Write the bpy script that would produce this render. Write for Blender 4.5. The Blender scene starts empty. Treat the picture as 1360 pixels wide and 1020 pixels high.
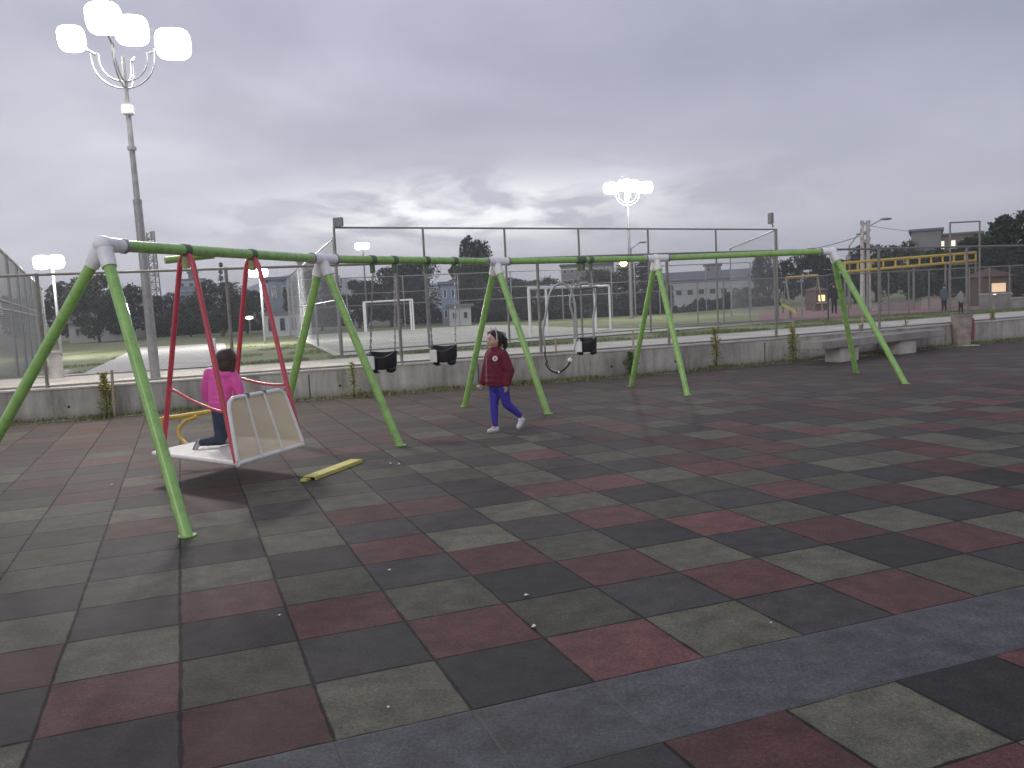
import bpy, bmesh, math, random
from mathutils import Vector, Matrix
R = math.radians
random.seed(7)
scene = bpy.context.scene
COL = scene.collection

# ------------------------------------------------------------------ camera
F, PIT, ROL, H = 1141.13, 0.0928347, -0.0492225, 1.47307
fw = Vector((0, math.cos(PIT), -math.sin(PIT)))
r0 = Vector((1, 0, 0)); u0 = r0.cross(fw)
rt = r0*math.cos(ROL) + u0*math.sin(ROL)
up = u0*math.cos(ROL) - r0*math.sin(ROL)
cd = bpy.data.cameras.new('camera'); cam = bpy.data.objects.new('camera', cd); COL.objects.link(cam)
M = Matrix.Identity(4)
for i in range(3):
    M[i][0], M[i][1], M[i][2] = rt[i], up[i], -fw[i]
M[2][3] = H
cam.matrix_world = M
cd.sensor_width = 36; cd.lens = 36*F/1360; cd.clip_end = 3000; cd.clip_start = .05
scene.camera = cam

# ------------------------------------------------------------------ world / light
world = bpy.data.worlds.new('World'); scene.world = world; world.use_nodes = True
nt = world.node_tree; nt.nodes.clear()
def N(nt, t, **kw):
    n = nt.nodes.new(t)
    for k, v in kw.items():
        if k == 'ins':
            for a, b in v.items(): n.inputs[a].default_value = b
        else: setattr(n, k, v)
    return n
def mth(nt, op, a, b=None, c=None, clamp=False):
    n = nt.nodes.new('ShaderNodeMath'); n.operation = op; n.use_clamp = clamp
    for i, v in enumerate((a, b, c)):
        if v is None: continue
        if isinstance(v, (int, float)): n.inputs[i].default_value = v
        else: nt.links.new(v, n.inputs[i])
    return n.outputs[0]
def mix(nt, f, a, b, mode='MIX'):
    n = nt.nodes.new('ShaderNodeMix'); n.data_type = 'RGBA'; n.blend_type = mode
    for s, v in ((n.inputs[0], f), (n.inputs[6], a), (n.inputs[7], b)):
        if isinstance(v, (int, float)): s.default_value = v
        elif isinstance(v, tuple): s.default_value = (*v, 1)
        else: nt.links.new(v, s)
    return n.outputs[2]
def ramp(nt, fac, stops):
    n = nt.nodes.new('ShaderNodeValToRGB'); e = n.color_ramp.elements
    while len(e) < len(stops): e.new(.5)
    for k, (p, c) in enumerate(stops):
        e[k].position = p; e[k].color = (*c, 1) if isinstance(c, tuple) else (c, c, c, 1)
    nt.links.new(fac, n.inputs[0]); return n.outputs[0]
tc = N(nt, 'ShaderNodeTexCoord'); sp = N(nt, 'ShaderNodeSeparateXYZ'); nt.links.new(tc.outputs['Generated'], sp.inputs[0])
el = mth(nt, 'MAXIMUM', sp.outputs[2], 0.0)
den = mth(nt, 'ADD', el, 0.16)
cx = mth(nt, 'DIVIDE', sp.outputs[0], den); cy = mth(nt, 'DIVIDE', sp.outputs[1], den)
cb = N(nt, 'ShaderNodeCombineXYZ'); nt.links.new(cx, cb.inputs[0]); nt.links.new(cy, cb.inputs[1])
n1 = N(nt, 'ShaderNodeTexNoise', ins={'Scale': .85, 'Detail': 8, 'Roughness': .52, 'Distortion': .35}); nt.links.new(cb.outputs[0], n1.inputs['Vector'])
mp = N(nt, 'ShaderNodeMapping', ins={'Location': (3.1, 1.7, .4)}); nt.links.new(cb.outputs[0], mp.inputs[0])
n2 = N(nt, 'ShaderNodeTexNoise', ins={'Scale': .28, 'Detail': 4, 'Roughness': .5}); nt.links.new(mp.outputs[0], n2.inputs['Vector'])
base = ramp(nt, n2.outputs[0], [(.32, (.365, .37, .475)), (.5, (.445, .45, .555)), (.68, (.66, .66, .745))])
c1 = ramp(nt, n1.outputs[0], [(.32, (.80, .81, .84)), (.5, (1.0, 1.0, 1.0)), (.70, (1.36, 1.35, 1.31))])
skyc = mix(nt, 1.0, base, c1, 'MULTIPLY')
# brighter break in the clouds low over the pitch, paler air at the horizon
hz = ramp(nt, el, [(0.0, 1.0), (.10, .55), (.26, 0.0)])
skyc = mix(nt, mth(nt, 'MULTIPLY', hz, .85), skyc, (.82, .82, .87))
az = mth(nt, 'ARCTAN2', sp.outputs[0], sp.outputs[1])
bx = mth(nt, 'POWER', mth(nt, 'DIVIDE', mth(nt, 'ADD', az, .03), .24), 2.0)
by = mth(nt, 'POWER', mth(nt, 'DIVIDE', mth(nt, 'SUBTRACT', sp.outputs[2], .105), .035), 2.0)
blob = mth(nt, 'EXPONENT', mth(nt, 'MULTIPLY', mth(nt, 'ADD', bx, by), -1.0))
n3 = N(nt, 'ShaderNodeTexNoise', ins={'Scale': 9.0, 'Detail': 6, 'Roughness': .55, 'Distortion': .5})
mp3 = N(nt, 'ShaderNodeMapping', ins={'Scale': (1, 1, 3.2)}); nt.links.new(tc.outputs['Generated'], mp3.inputs[0]); nt.links.new(mp3.outputs[0], n3.inputs['Vector'])
br = ramp(nt, n3.outputs[0], [(.42, 0.0), (.56, 1.0)])
skyc = mix(nt, mth(nt, 'MULTIPLY', blob, mth(nt, 'MULTIPLY', br, .95)), skyc, (1.30, 1.30, 1.30))
# right-hand side of the sky is heavier
dk = mth(nt, 'MULTIPLY', mth(nt, 'ADD', az, .1), 1.0, clamp=True)
skyc = mix(nt, mth(nt, 'MULTIPLY', dk, .55), skyc, (.31, .33, .43))
SUN_EL, SUN_AZ = R(24), R(200)
sky = N(nt, 'ShaderNodeTexSky'); sky.sky_type = 'NISHITA'; sky.sun_disc = False; sky.sun_elevation = SUN_EL; sky.sun_rotation = SUN_AZ
b1 = N(nt, 'ShaderNodeBackground', ins={'Strength': .05}); nt.links.new(sky.outputs[0], b1.inputs[0])
b2 = N(nt, 'ShaderNodeBackground', ins={'Strength': .97}); nt.links.new(skyc, b2.inputs[0])
ms = N(nt, 'ShaderNodeMixShader', ins={0: .94}); nt.links.new(b1.outputs[0], ms.inputs[1]); nt.links.new(b2.outputs[0], ms.inputs[2])
wo = N(nt, 'ShaderNodeOutputWorld'); nt.links.new(ms.outputs[0], wo.inputs[0])
sl = bpy.data.lights.new('sun', 'SUN'); sl.energy = .5; sl.angle = R(25); sl.color = (1, .93, .84)
so = bpy.data.objects.new('sun', sl); COL.objects.link(so)
so.rotation_euler = Vector((-math.sin(SUN_AZ)*math.cos(SUN_EL), -math.cos(SUN_AZ)*math.cos(SUN_EL), -math.sin(SUN_EL))).to_track_quat('-Z', 'Y').to_euler()
scene.view_settings.view_transform = 'Standard'; scene.view_settings.look = 'None'
scene.view_settings.exposure = .22; scene.view_settings.gamma = 1
scene.render.resolution_x = 1024; scene.render.resolution_y = 768
LAMP_W = 620.0

# ------------------------------------------------------------------ where a pixel of the photo stands in the world
def ray(x, y): return fw + rt*((x-680)/F) - up*((y-510)/F)
CAM = Vector((0, 0, H))
def at(x, y, z=0.0):
    d = ray(x, y); return CAM + d*((z-H)/d.z)
def pd(x, y, D):
    d = ray(x, y); return CAM + d*(D/d.y)

# ------------------------------------------------------------------ materials
MATS = {}
def mat(name, col, rough=.6, metal=0.0, var=.12, scale=6.0, bump=0.0, bscale=40.0, emit=None, spec=.5, col2=None, transl=0.0, coat=0.0):
    if name in MATS: return MATS[name]
    m = bpy.data.materials.new(name); m.use_nodes = True; t = m.node_tree
    p = t.nodes['Principled BSDF']; p.inputs['Roughness'].default_value = rough; p.inputs['Metallic'].default_value = metal
    p.inputs['Specular IOR Level'].default_value = spec; p.inputs['Coat Weight'].default_value = coat
    c = N(t, 'ShaderNodeTexCoord')
    n = N(t, 'ShaderNodeTexNoise', ins={'Scale': scale, 'Detail': 6, 'Roughness': .6}); t.links.new(c.outputs['Object'], n.inputs['Vector'])
    a = tuple(v*(1-var) for v in col); b = col2 or tuple(min(1, v*(1+var)) for v in col)
    rc = ramp(t, n.outputs[0], [(.34, a), (.66, b)]); t.links.new(rc, p.inputs['Base Color'])
    rr = mth(t, 'MULTIPLY_ADD', n.outputs[0], .25, rough-.12, clamp=True); t.links.new(rr, p.inputs['Roughness'])
    if bump:
        n2 = N(t, 'ShaderNodeTexNoise', ins={'Scale': bscale, 'Detail': 4}); t.links.new(c.outputs['Object'], n2.inputs['Vector'])
        bp = N(t, 'ShaderNodeBump', ins={'Strength': bump, 'Distance': .01}); t.links.new(n2.outputs[0], bp.inputs['Height']); t.links.new(bp.outputs[0], p.inputs['Normal'])
    if emit:
        p.inputs['Emission Color'].default_value = (*emit[0], 1); p.inputs['Emission Strength'].default_value = emit[1]
    MATS[name] = m; return m
GREEN = mat('green_paint', (.29, .52, .14), .28, var=.13, scale=9, coat=.25)
WHITEC = mat('white_casting', (.86, .86, .86), .30, metal=.0, var=.1)
RED = mat('red_paint', (.56, .06, .085), .34, var=.12, coat=.25)
YEL = mat('yellow_paint', (.62, .44, .06), .4, var=.12)
YELP = mat('pale_yellow_paint', (.62, .55, .13), .5, var=.12)
WHITE = mat('white_paint', (.83, .82, .79), .42, var=.06)
GALV = mat('galvanised_steel', (.30, .30, .30), .45, metal=.55, var=.18, scale=9)
GALVD = mat('dull_steel', (.24, .23, .21), .55, metal=.4, var=.2, scale=9)
WIRE = mat('fence_wire', (.42, .42, .43), .5, metal=.4)
CHAIN = mat('chain_steel', (.33, .33, .34), .4, metal=.7)
BLACK = mat('black_rubber', (.012, .012, .014), .5, bump=.1)
CONC = mat('concrete', (.30, .285, .265), .85, var=.22, scale=2.2, bump=.5, bscale=30)
CONCL = mat('pale_concrete', (.50, .48, .44), .85, var=.2, scale=3, bump=.4, bscale=30)
BARK = mat('bark', (.09, .065, .05), .9, var=.3, bump=.6)
STAKE = mat('stake_wood', (.42, .36, .24), .8, var=.2, scale=20)

def leafmat(name, c, var=.55):
    m = bpy.data.materials.new(name); m.use_nodes = True; t = m.node_tree; t.nodes.clear()
    g = N(t, 'ShaderNodeNewGeometry'); oi = N(t, 'ShaderNodeObjectInfo')
    r_ = mth(t, 'FRACT', mth(t, 'ADD', g.outputs['Random Per Island'], oi.outputs['Random']))
    rc = ramp(t, r_, [(0, tuple(v*(1-var) for v in c)), (.6, c), (1, tuple(v*(1+var) for v in c))])
    d = N(t, 'ShaderNodeBsdfPrincipled', ins={'Roughness': .6}); t.links.new(rc, d.inputs['Base Color'])
    tr = N(t, 'ShaderNodeBsdfTranslucent'); t.links.new(rc, tr.inputs[0])
    mx = N(t, 'ShaderNodeMixShader', ins={0: .25}); t.links.new(d.outputs[0], mx.inputs[1]); t.links.new(tr.outputs[0], mx.inputs[2])
    o = N(t, 'ShaderNodeOutputMaterial'); t.links.new(mx.outputs[0], o.inputs[0]); return m
LEAF = [leafmat('dark_leaves', (.066, .082, .050)), leafmat('dusky_leaves', (.060, .070, .054)), leafmat('green_leaves', (.036, .060, .026)), leafmat('yellow_green_leaves', (.42, .40, .11))]
WEED = leafmat('weed_blades', (.20, .22, .08)); TURF = leafmat('turf_blades', (.17, .22, .075))

# ------------------------------------------------------------------ mesh helpers: geometry is written in world coordinates
class MB:
    def __init__(s): s.v = []; s.f = []
    def add(s, vs, fs):
        k = len(s.v); s.v += [Vector(v) for v in vs]; s.f += [tuple(i+k for i in f) for f in fs]; return s
    def box(s, c, size, rz=0, bev=0.0, rot=None):
        Q = rot if rot is not None else Matrix.Rotation(rz, 3, 'Z')
        bm = bmesh.new(); bmesh.ops.create_cube(bm, size=1)
        for v in bm.verts: v.co = Vector((v.co.x*size[0], v.co.y*size[1], v.co.z*size[2]))
        if bev: bmesh.ops.bevel(bm, geom=bm.edges[:], offset=bev, segments=2, affect='EDGES')
        bm.verts.index_update()
        s.add([Q @ v.co + Vector(c) for v in bm.verts], [[v.index for v in f.verts] for f in bm.faces]); bm.free(); return s
    def tube(s, pts, r, n=10, cap=True):
        pts = [Vector(p) for p in pts]; rs = r if isinstance(r, (list, tuple)) else [r]*len(pts)
        rings = []; prev = None
        for i, p in enumerate(pts):
            t = (pts[min(i+1, len(pts)-1)] - pts[max(i-1, 0)]).normalized()
            if prev is None:
                a = t.cross(Vector((0, 0, 1)));  a = a if a.length > .1 else t.cross(Vector((0, 1, 0)))
            else: a = prev - t*prev.dot(t)
            a.normalize(); prev = a; b = t.cross(a)
            rings.append([p + (a*math.cos(2*math.pi*k/n) + b*math.sin(2*math.pi*k/n))*rs[i] for k in range(n)])
        vs = [v for g in rings for v in g]; fs = []
        for i in range(len(pts)-1):
            for k in range(n):
                fs.append((i*n+k, i*n+(k+1) % n, (i+1)*n+(k+1) % n, (i+1)*n+k))
        if cap: fs += [tuple(range(n))[::-1], tuple(range((len(pts)-1)*n, len(pts)*n))]
        return s.add(vs, fs)
    def ell(s, c, r, rot=None, nu=16, nv=10):
        c = Vector(c); r = (r, r, r) if isinstance(r, (int, float)) else r; Q = rot or Matrix.Identity(3)
        vs = [Vector((0, 0, -r[2]))]
        for i in range(1, nv):
            a = -math.pi/2 + math.pi*i/nv
            for k in range(nu):
                b = 2*math.pi*k/nu; vs.append(Vector((r[0]*math.cos(a)*math.cos(b), r[1]*math.cos(a)*math.sin(b), r[2]*math.sin(a))))
        vs.append(Vector((0, 0, r[2]))); fs = []
        for k in range(nu): fs.append((0, 1+(k+1) % nu, 1+k))
        for i in range(nv-2):
            for k in range(nu):
                a = 1+i*nu; fs.append((a+k, a+(k+1) % nu, a+nu+(k+1) % nu, a+nu+k))
        a = 1+(nv-2)*nu
        for k in range(nu): fs.append((a+k, a+(k+1) % nu, len(vs)-1))
        return s.add([Q @ v + c for v in vs], fs)
    def prism(s, poly, z0, z1):
        n = len(poly); vs = [(p[0], p[1], z0) for p in poly] + [(p[0], p[1], z1) for p in poly]
        return s.add(vs, [tuple(range(n))[::-1], tuple(range(n, 2*n))] + [(k, (k+1) % n, n+(k+1) % n, n+k) for k in range(n)])
    def build(s, name, m, parent=None, smooth=False, remesh=0):
        me = bpy.data.meshes.new(name); o = bpy.data.objects.new(name, me); COL.objects.link(o)
        off = parent_world(parent) if parent else Vector()
        me.from_pydata([v - off for v in s.v], [], s.f); me.materials.append(m); me.update()
        bm = bmesh.new(); bm.from_mesh(me); bmesh.ops.recalc_face_normals(bm, faces=bm.faces[:]); bm.to_mesh(me); bm.free()
        if parent: o.parent = parent
        if remesh:
            md = o.modifiers.new('r', 'REMESH'); md.mode = 'VOXEL'; md.voxel_size = remesh
            sm = o.modifiers.new('s', 'SMOOTH'); sm.iterations = 4; sm.factor = .5
            dg = bpy.context.evaluated_depsgraph_get(); dg.update()
            me2 = bpy.data.meshes.new_from_object(o.evaluated_get(dg)); o.modifiers.clear(); o.data = me2; me2.name = name
            if not me2.materials: me2.materials.append(m)
            bpy.data.meshes.remove(me); me = me2; smooth = True
        if smooth == 'auto' or smooth is True:
            for p in me.polygons: p.use_smooth = True
            if smooth == 'auto': me.set_sharp_from_angle(angle=R(40))
        return o
def parent_world(o):
    v = Vector()
    while o is not None: v += Vector(o.location); o = o.parent
    return v
def tag(o, label=None, cat=None, group=None, kind=None):
    if label: o['label'] = label
    if cat: o['category'] = cat
    if group: o['group'] = group
    if kind: o['kind'] = kind
    return o
def thing(name, loc, label, cat, group=None):
    o = bpy.data.objects.new(name, None); COL.objects.link(o); o.location = loc; o.empty_display_size = .1
    return tag(o, label, cat, group)
def copy_tree(o, parent=None):
    c = o.copy(); COL.objects.link(c); c.parent = parent
    for ch in list(o.children): copy_tree(ch, c)
    return c
def arc(pts, n=6):            # Catmull-Rom through points
    pts = [Vector(p) for p in pts]; P = [pts[0]*2-pts[1]] + pts + [pts[-1]*2-pts[-2]]; out = []
    for i in range(1, len(P)-2):
        for k in range(n):
            t = k/n; a, b, c, d = P[i-1:i+3]
            out.append(.5*((2*b) + (c-a)*t + (2*a-5*b+4*c-d)*t*t + (3*b-a-3*c+d)*t**3))
    return out + [pts[-1]]

# ------------------------------------------------------------------ the lie of the land
WALL = [(-30, 11.4), (-8.1, 13.30), (-6.4, 13.60), (-3.7, 14.75), (-2.4, 15.10), (-1.1, 15.45), (2.3, 16.35), (5.8, 17.8), (8.9, 19.3), (12.3, 21.0), (40, 35.5)]
def wy(x):
    for (a, b), (c, d) in zip(WALL, WALL[1:]):
        if x <= c: return b + (d-b)*(x-a)/(c-a)
    return WALL[-1][1]
WT = .48
def tz(x, y):
    s = y - wy(x) - 4.3
    if s <= 0: return WT-.03
    if s >= 7: return 0.0
    t = s/7; return (WT-.03)*(1 - t*t*(3-2*t))

# playground floor: square rubber tiles
def floor_material():
    m = bpy.data.materials.new('rubber_tiles'); m.use_nodes = True; t = m.node_tree; p = t.nodes['Principled BSDF']
    c = N(t, 'ShaderNodeTexCoord'); mpn = N(t, 'ShaderNodeMapping', vector_type='TEXTURE',
        ins={'Location': (-0.203184, 3.02382, 0), 'Rotation': (0, 0, .3639736), 'Scale': (.5, .5, 1)})
    t.links.new(c.outputs['Object'], mpn.inputs[0])
    # tiles are laid by hand: the joints wander a little
    wn = N(t, 'ShaderNodeTexNoise', ins={'Scale': .7, 'Detail': 3}); t.links.new(mpn.outputs[0], wn.inputs['Vector'])
    va = N(t, 'ShaderNodeVectorMath', operation='MULTIPLY_ADD', ins={1: (.035, .035, 0), 2: (-.0175, -.0175, 0)})
    t.links.new(wn.outputs['Color'], va.inputs[0])
    vb = N(t, 'ShaderNodeVectorMath', operation='ADD'); t.links.new(va.outputs[0], vb.inputs[0]); t.links.new(mpn.outputs[0], vb.inputs[1])
    s = N(t, 'ShaderNodeSeparateXYZ'); t.links.new(vb.outputs[0], s.inputs[0]); x, y = s.outputs[0], s.outputs[1]
    fx, fy = mth(t, 'FLOOR', x), mth(t, 'FLOOR', y)
    strip = mth(t, 'COMPARE', fy, -1.0, .1)
    below = mth(t, 'LESS_THAN', fy, -1.5)
    wc = N(t, 'ShaderNodeCombineXYZ'); t.links.new(fx, wc.inputs[0]); t.links.new(fy, wc.inputs[1])
    wh = N(t, 'ShaderNodeTexWhiteNoise', noise_dimensions='3D'); t.links.new(wc.outputs[0], wh.inputs['Vector'])
    ws = N(t, 'ShaderNodeSeparateColor'); t.links.new(wh.outputs['Color'], ws.inputs[0])
    swap = mth(t, 'GREATER_THAN', ws.outputs[0], mth(t, 'SUBTRACT', .97, mth(t, 'MULTIPLY', mth(t, 'GREATER_THAN', fy, 4.5), .35)))
    idx = mth(t, 'FLOORED_MODULO', mth(t, 'ADD', mth(t, 'ADD', mth(t, 'ADD', fx, fy), mth(t, 'MULTIPLY', below, 2.0)), swap), 3.0)
    dark, red, grn = (.040, .037, .037), (.100, .042, .039), (.094, .092, .066)
    col = mix(t, mth(t, 'COMPARE', idx, 1.0, .2), dark, red)
    col = mix(t, mth(t, 'COMPARE', idx, 2.0, .2), col, grn)
    col = mix(t, strip, col, (.082, .084, .092))
    br = mth(t, 'ADD', mth(t, 'MULTIPLY', mth(t, 'SUBTRACT', mth(t, 'MULTIPLY', ws.outputs[1], .80), .38), mth(t, 'MULTIPLY_ADD', strip, -.82, 1.0)), 1.0)
    vm = N(t, 'ShaderNodeVectorMath', operation='SCALE'); t.links.new(col, vm.inputs[0]); t.links.new(br, vm.inputs['Scale']); col = vm.outputs[0]
    g = N(t, 'ShaderNodeTexNoise', ins={'Scale': 210, 'Detail': 3, 'Roughness': .8}); t.links.new(c.outputs['Object'], g.inputs['Vector'])
    gr = ramp(t, g.outputs[0], [(.30, .35), (.5, 1.0), (.70, 2.0)]); col = mix(t, .9, col, gr, 'MULTIPLY')
    g2 = N(t, 'ShaderNodeTexNoise', ins={'Scale': 62, 'Detail': 4, 'Roughness': .75}); t.links.new(c.outputs['Object'], g2.inputs['Vector'])
    col = mix(t, .8, col, ramp(t, g2.outputs[0], [(.34, .58), (.5, 1.0), (.68, 1.55)]), 'MULTIPLY')
    g3 = N(t, 'ShaderNodeTexNoise', ins={'Scale': 7, 'Detail': 5, 'Roughness': .65}); t.links.new(c.outputs['Object'], g3.inputs['Vector'])
    col = mix(t, .9, col, ramp(t, g3.outputs[0], [(.32, .66), (.5, 1.0), (.70, 1.42)]), 'MULTIPLY')
    # granules of the other colours and worn, dusty patches
    d1 = N(t, 'ShaderNodeTexNoise', ins={'Scale': .55, 'Detail': 6, 'Roughness': .62}); t.links.new(c.outputs['Object'], d1.inputs['Vector'])
    d2 = N(t, 'ShaderNodeTexNoise', ins={'Scale': 3.2, 'Detail': 8, 'Roughness': .7, 'Distortion': .4}); t.links.new(c.outputs['Object'], d2.inputs['Vector'])
    col = mix(t, mth(t, 'MULTIPLY', ramp(t, d1.outputs[0], [(.42, 0.0), (.75, 1.0)]), .50), col, (.066, .061, .054))
    col = mix(t, mth(t, 'MULTIPLY', ramp(t, d2.outputs[0], [(.50, 0.0), (.80, 1.0)]), .40), col, (.085, .080, .070))
    col = mix(t, mth(t, 'MULTIPLY', ramp(t, d2.outputs[0], [(.20, 1.0), (.42, 0.0)]), .50), col, (.020, .019, .019))
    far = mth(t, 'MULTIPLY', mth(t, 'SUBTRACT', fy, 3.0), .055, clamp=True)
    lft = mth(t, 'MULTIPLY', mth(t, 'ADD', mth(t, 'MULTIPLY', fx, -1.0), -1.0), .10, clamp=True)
    wear_sheen = mth(t, 'MULTIPLY', mth(t, 'MAXIMUM', far, lft), mth(t, 'MULTIPLY_ADD', d2.outputs[0], .9, .30), clamp=True)
    col = mix(t, mth(t, 'MINIMUM', wear_sheen, .62), col, mix(t, d1.outputs[0], (.088, .070, .061), (.128, .108, .090)))  # dusty wear towards far and left, its colour paled to paint in grazing sheen
    ex = mth(t, 'ABSOLUTE', mth(t, 'SUBTRACT', mth(t, 'FRACT', x), .5)); ey = mth(t, 'ABSOLUTE', mth(t, 'SUBTRACT', mth(t, 'FRACT', y), .5))
    e = mth(t, 'MAXIMUM', ex, ey)
    jn = N(t, 'ShaderNodeTexNoise', ins={'Scale': 9, 'Detail': 4}); t.links.new(c.outputs['Object'], jn.inputs['Vector'])
    e2 = mth(t, 'MULTIPLY_ADD', mth(t, 'SUBTRACT', jn.outputs[0], .5), .035, e)
    jt = ramp(t, e2, [(.480, 0.0), (.494, 1.0)])
    jcol = mix(t, strip, (.006, .004, .004), (.11, .105, .10))
    col = mix(t, mth(t, 'MULTIPLY', jt, mth(t, 'MULTIPLY_ADD', strip, -.45, .92)), col, jcol)
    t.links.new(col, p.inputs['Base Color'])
    t.links.new(mth(t, 'MULTIPLY_ADD', d2.outputs[0], .25, .60), p.inputs['Roughness'])
    p.inputs['Specular IOR Level'].default_value = .22
    hgt = mth(t, 'SUBTRACT', mth(t, 'MULTIPLY', g.outputs[0], .25), mth(t, 'MULTIPLY', jt, 1.0))
    hgt = mth(t, 'ADD', hgt, mth(t, 'MULTIPLY', ws.outputs[2], .8))
    bp = N(t, 'ShaderNodeBump', ins={'Strength': .55, 'Distance': .006}); t.links.new(hgt, bp.inputs['Height']); t.links.new(bp.outputs[0], p.inputs['Normal'])
    return m
poly = [(-30, -6), (40, -6)] + [(x, y-.28) for x, y in reversed(WALL)]
mb = MB(); mb.add([(x, y, 0) for x, y in poly], [tuple(range(len(poly)))]); tag(mb.build('playground_floor', floor_material()), kind='structure')
def strip_mesh(s0, s1, zf, step=.5, x0=-30, x1=40, n=1):
    mb = MB(); k = int((x1-x0)/step)
    for i in range(k+1):
        x = x0+(x1-x0)*i/k
        for j in range(n+1):
            s = s0+(s1-s0)*j/n; mb.v.append(Vector((x, wy(x)+s, zf(x, wy(x)+s))))
    for i in range(k):
        for j in range(n):
            a = i*(n+1)+j; mb.f.append((a, a+n+1, a+n+2, a+1))
    return mb
DIRT = mat('verge_soil', (.14, .125, .085), .95, var=.4, scale=7, bump=.8, col2=(.12, .14, .06))
tag(strip_mesh(-.34, .02, lambda x, y: .012+.01*math.sin(x*7)).build('verge_soil', DIRT), kind='structure')

def ground_material():
    m = bpy.data.materials.new('rough_grass_ground'); m.use_nodes = True; t = m.node_tree; p = t.nodes['Principled BSDF']
    c = N(t, 'ShaderNodeTexCoord')
    a = N(t, 'ShaderNodeTexNoise', ins={'Scale': .22, 'Detail': 8, 'Roughness': .68}); t.links.new(c.outputs['Object'], a.inputs['Vector'])
    b = N(t, 'ShaderNodeTexNoise', ins={'Scale': 2.4, 'Detail': 8, 'Roughness': .7}); t.links.new(c.outputs['Object'], b.inputs['Vector'])
    f = mth(t, 'ADD', mth(t, 'MULTIPLY', a.outputs[0], .55), mth(t, 'MULTIPLY', b.outputs[0], .45))
    col = ramp(t, f, [(.38, (.15, .19, .065)), (.50, (.23, .26, .11)), (.57, (.32, .31, .20)), (.64, (.48, .45, .36))])
    t.links.new(col, p.inputs['Base Color']); p.inputs['Roughness'].default_value = .95
    bp = N(t, 'ShaderNodeBump', ins={'Strength': .7, 'Distance': .04}); t.links.new(b.outputs[0], bp.inputs['Height']); t.links.new(bp.outputs[0], p.inputs['Normal'])
    return m
GMAT = ground_material()
xs = [-600, -300, -150, -90, -60] + [-40+i for i in range(0, 81)] + [60, 90, 150, 300, 600]
mb = MB(); ss = [4.2+.7*i for i in range(12)] + [14, 20, 30, 45, 70, 110, 200, 400, 690]
for s in ss:
    for x in xs:
        xx = max(-30, min(40, x)); y = wy(xx)+s; mb.v.append(Vector((x, y, tz(xx, y) - .01)))
nx = len(xs)
for j in range(len(ss)-1):
    for i in range(nx-1): a = j*nx+i; mb.f.append((a, a+1, a+nx+1, a+nx))
tag(mb.build('grassy_ground', GMAT, smooth=True), kind='structure')

PAVE = mat('pavement_concrete', (.62, .58, .49), .85, var=.2, scale=1.3, bump=.35, bscale=60)
tag(strip_mesh(.24, 4.25, lambda x, y: WT-.03, n=3).build('pavement', PAVE), kind='structure')
tag(strip_mesh(4.252, 4.36, lambda x, y: WT-.02).build('pavement_edge', CONCL), kind='structure')

# retaining wall in cast bays
wall = thing('retaining_wall', (0, wy(0), 0), 'long low grey concrete retaining wall behind the swings', 'wall')
t_ = strip_mesh(0, .24, lambda x, y: WT)
k = len(t_.v)
w = MB(); w.v = list(t_.v); w.f = list(t_.f)
nn = k//2
w.v += [Vector((v.x, v.y, -.1)) for v in t_.v]
for i in range(nn-1):
    a, b = 2*i, 2*i+2; w.f.append((a, b, b+k, a+k)); w.f.append((a+1, a+1+k, b+1+k, b+1))
WMAT = mat('wall_concrete', (.41, .395, .36), .9, var=.22, scale=1.1, bump=.5, bscale=22)
t = WMAT.node_tree; p_ = t.nodes['Principled BSDF']; src = p_.inputs['Base Color'].links[0].from_socket
c_ = N(t, 'ShaderNodeTexCoord'); m_ = N(t, 'ShaderNodeMapping', ins={'Scale': (5, 5, .7)}); t.links.new(c_.outputs['Object'], m_.inputs[0])
n_ = N(t, 'ShaderNodeTexNoise', ins={'Scale': 1.0, 'Detail': 7, 'Roughness': .7}); t.links.new(m_.outputs[0], n_.inputs['Vector'])
q_ = mix(t, .85, src, ramp(t, n_.outputs[0], [(.34, (.55, .54, .50)), (.5, (.95, .95, .94)), (.66, (1.22, 1.21, 1.2))]), 'MULTIPLY')
s_ = N(t, 'ShaderNodeSeparateXYZ'); t.links.new(c_.outputs['Object'], s_.inputs[0])
b_ = mth(t, 'MULTIPLY', mth(t, 'MULTIPLY', mth(t, 'SUBTRACT', .16, s_.outputs[2]), 5.0, clamp=True), n_.outputs[0], clamp=True)
t.links.new(mix(t, b_, q_, (.13, .13, .085)), p_.inputs['Base Color'])
w.build('wall_body', WMAT, wall)
cp = strip_mesh(-.018, .262, lambda x, y: WT+.028); k = len(cp.v); nn = k//2
cp.v += [Vector((v.x, v.y, WT+.003)) for v in cp.v]
for i in range(nn-1):
    a, b = 2*i, 2*i+2; cp.f += [(a, b, b+k, a+k), (a+1, a+1+k, b+1+k, b+1), (a+k, b+k, b+1+k, a+1+k)]
cp.build('coping', CONCL, wall)
jb = MB()
for x in [-12, -9.2, -6.4, -3.5, -.6, 2.3, 5.2, 8.1, 11, 14]:
    jb.box((x, wy(x)-.003, .22), (.018, .012, .42), rz=.3)
jb.build('joint', mat('joint_filler', (.08, .075, .07), .9), wall)
hb = MB()
for x in [-7.0, -5.3, -3.9, -3.0, .4, 1.9, 3.2, 6.5]:
    y = wy(x); hb.tube([(x, y-.006, .20), (x, y+.03, .20)], .022, 8)
hb.build('weep_hole', BLACK, wall)

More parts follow.
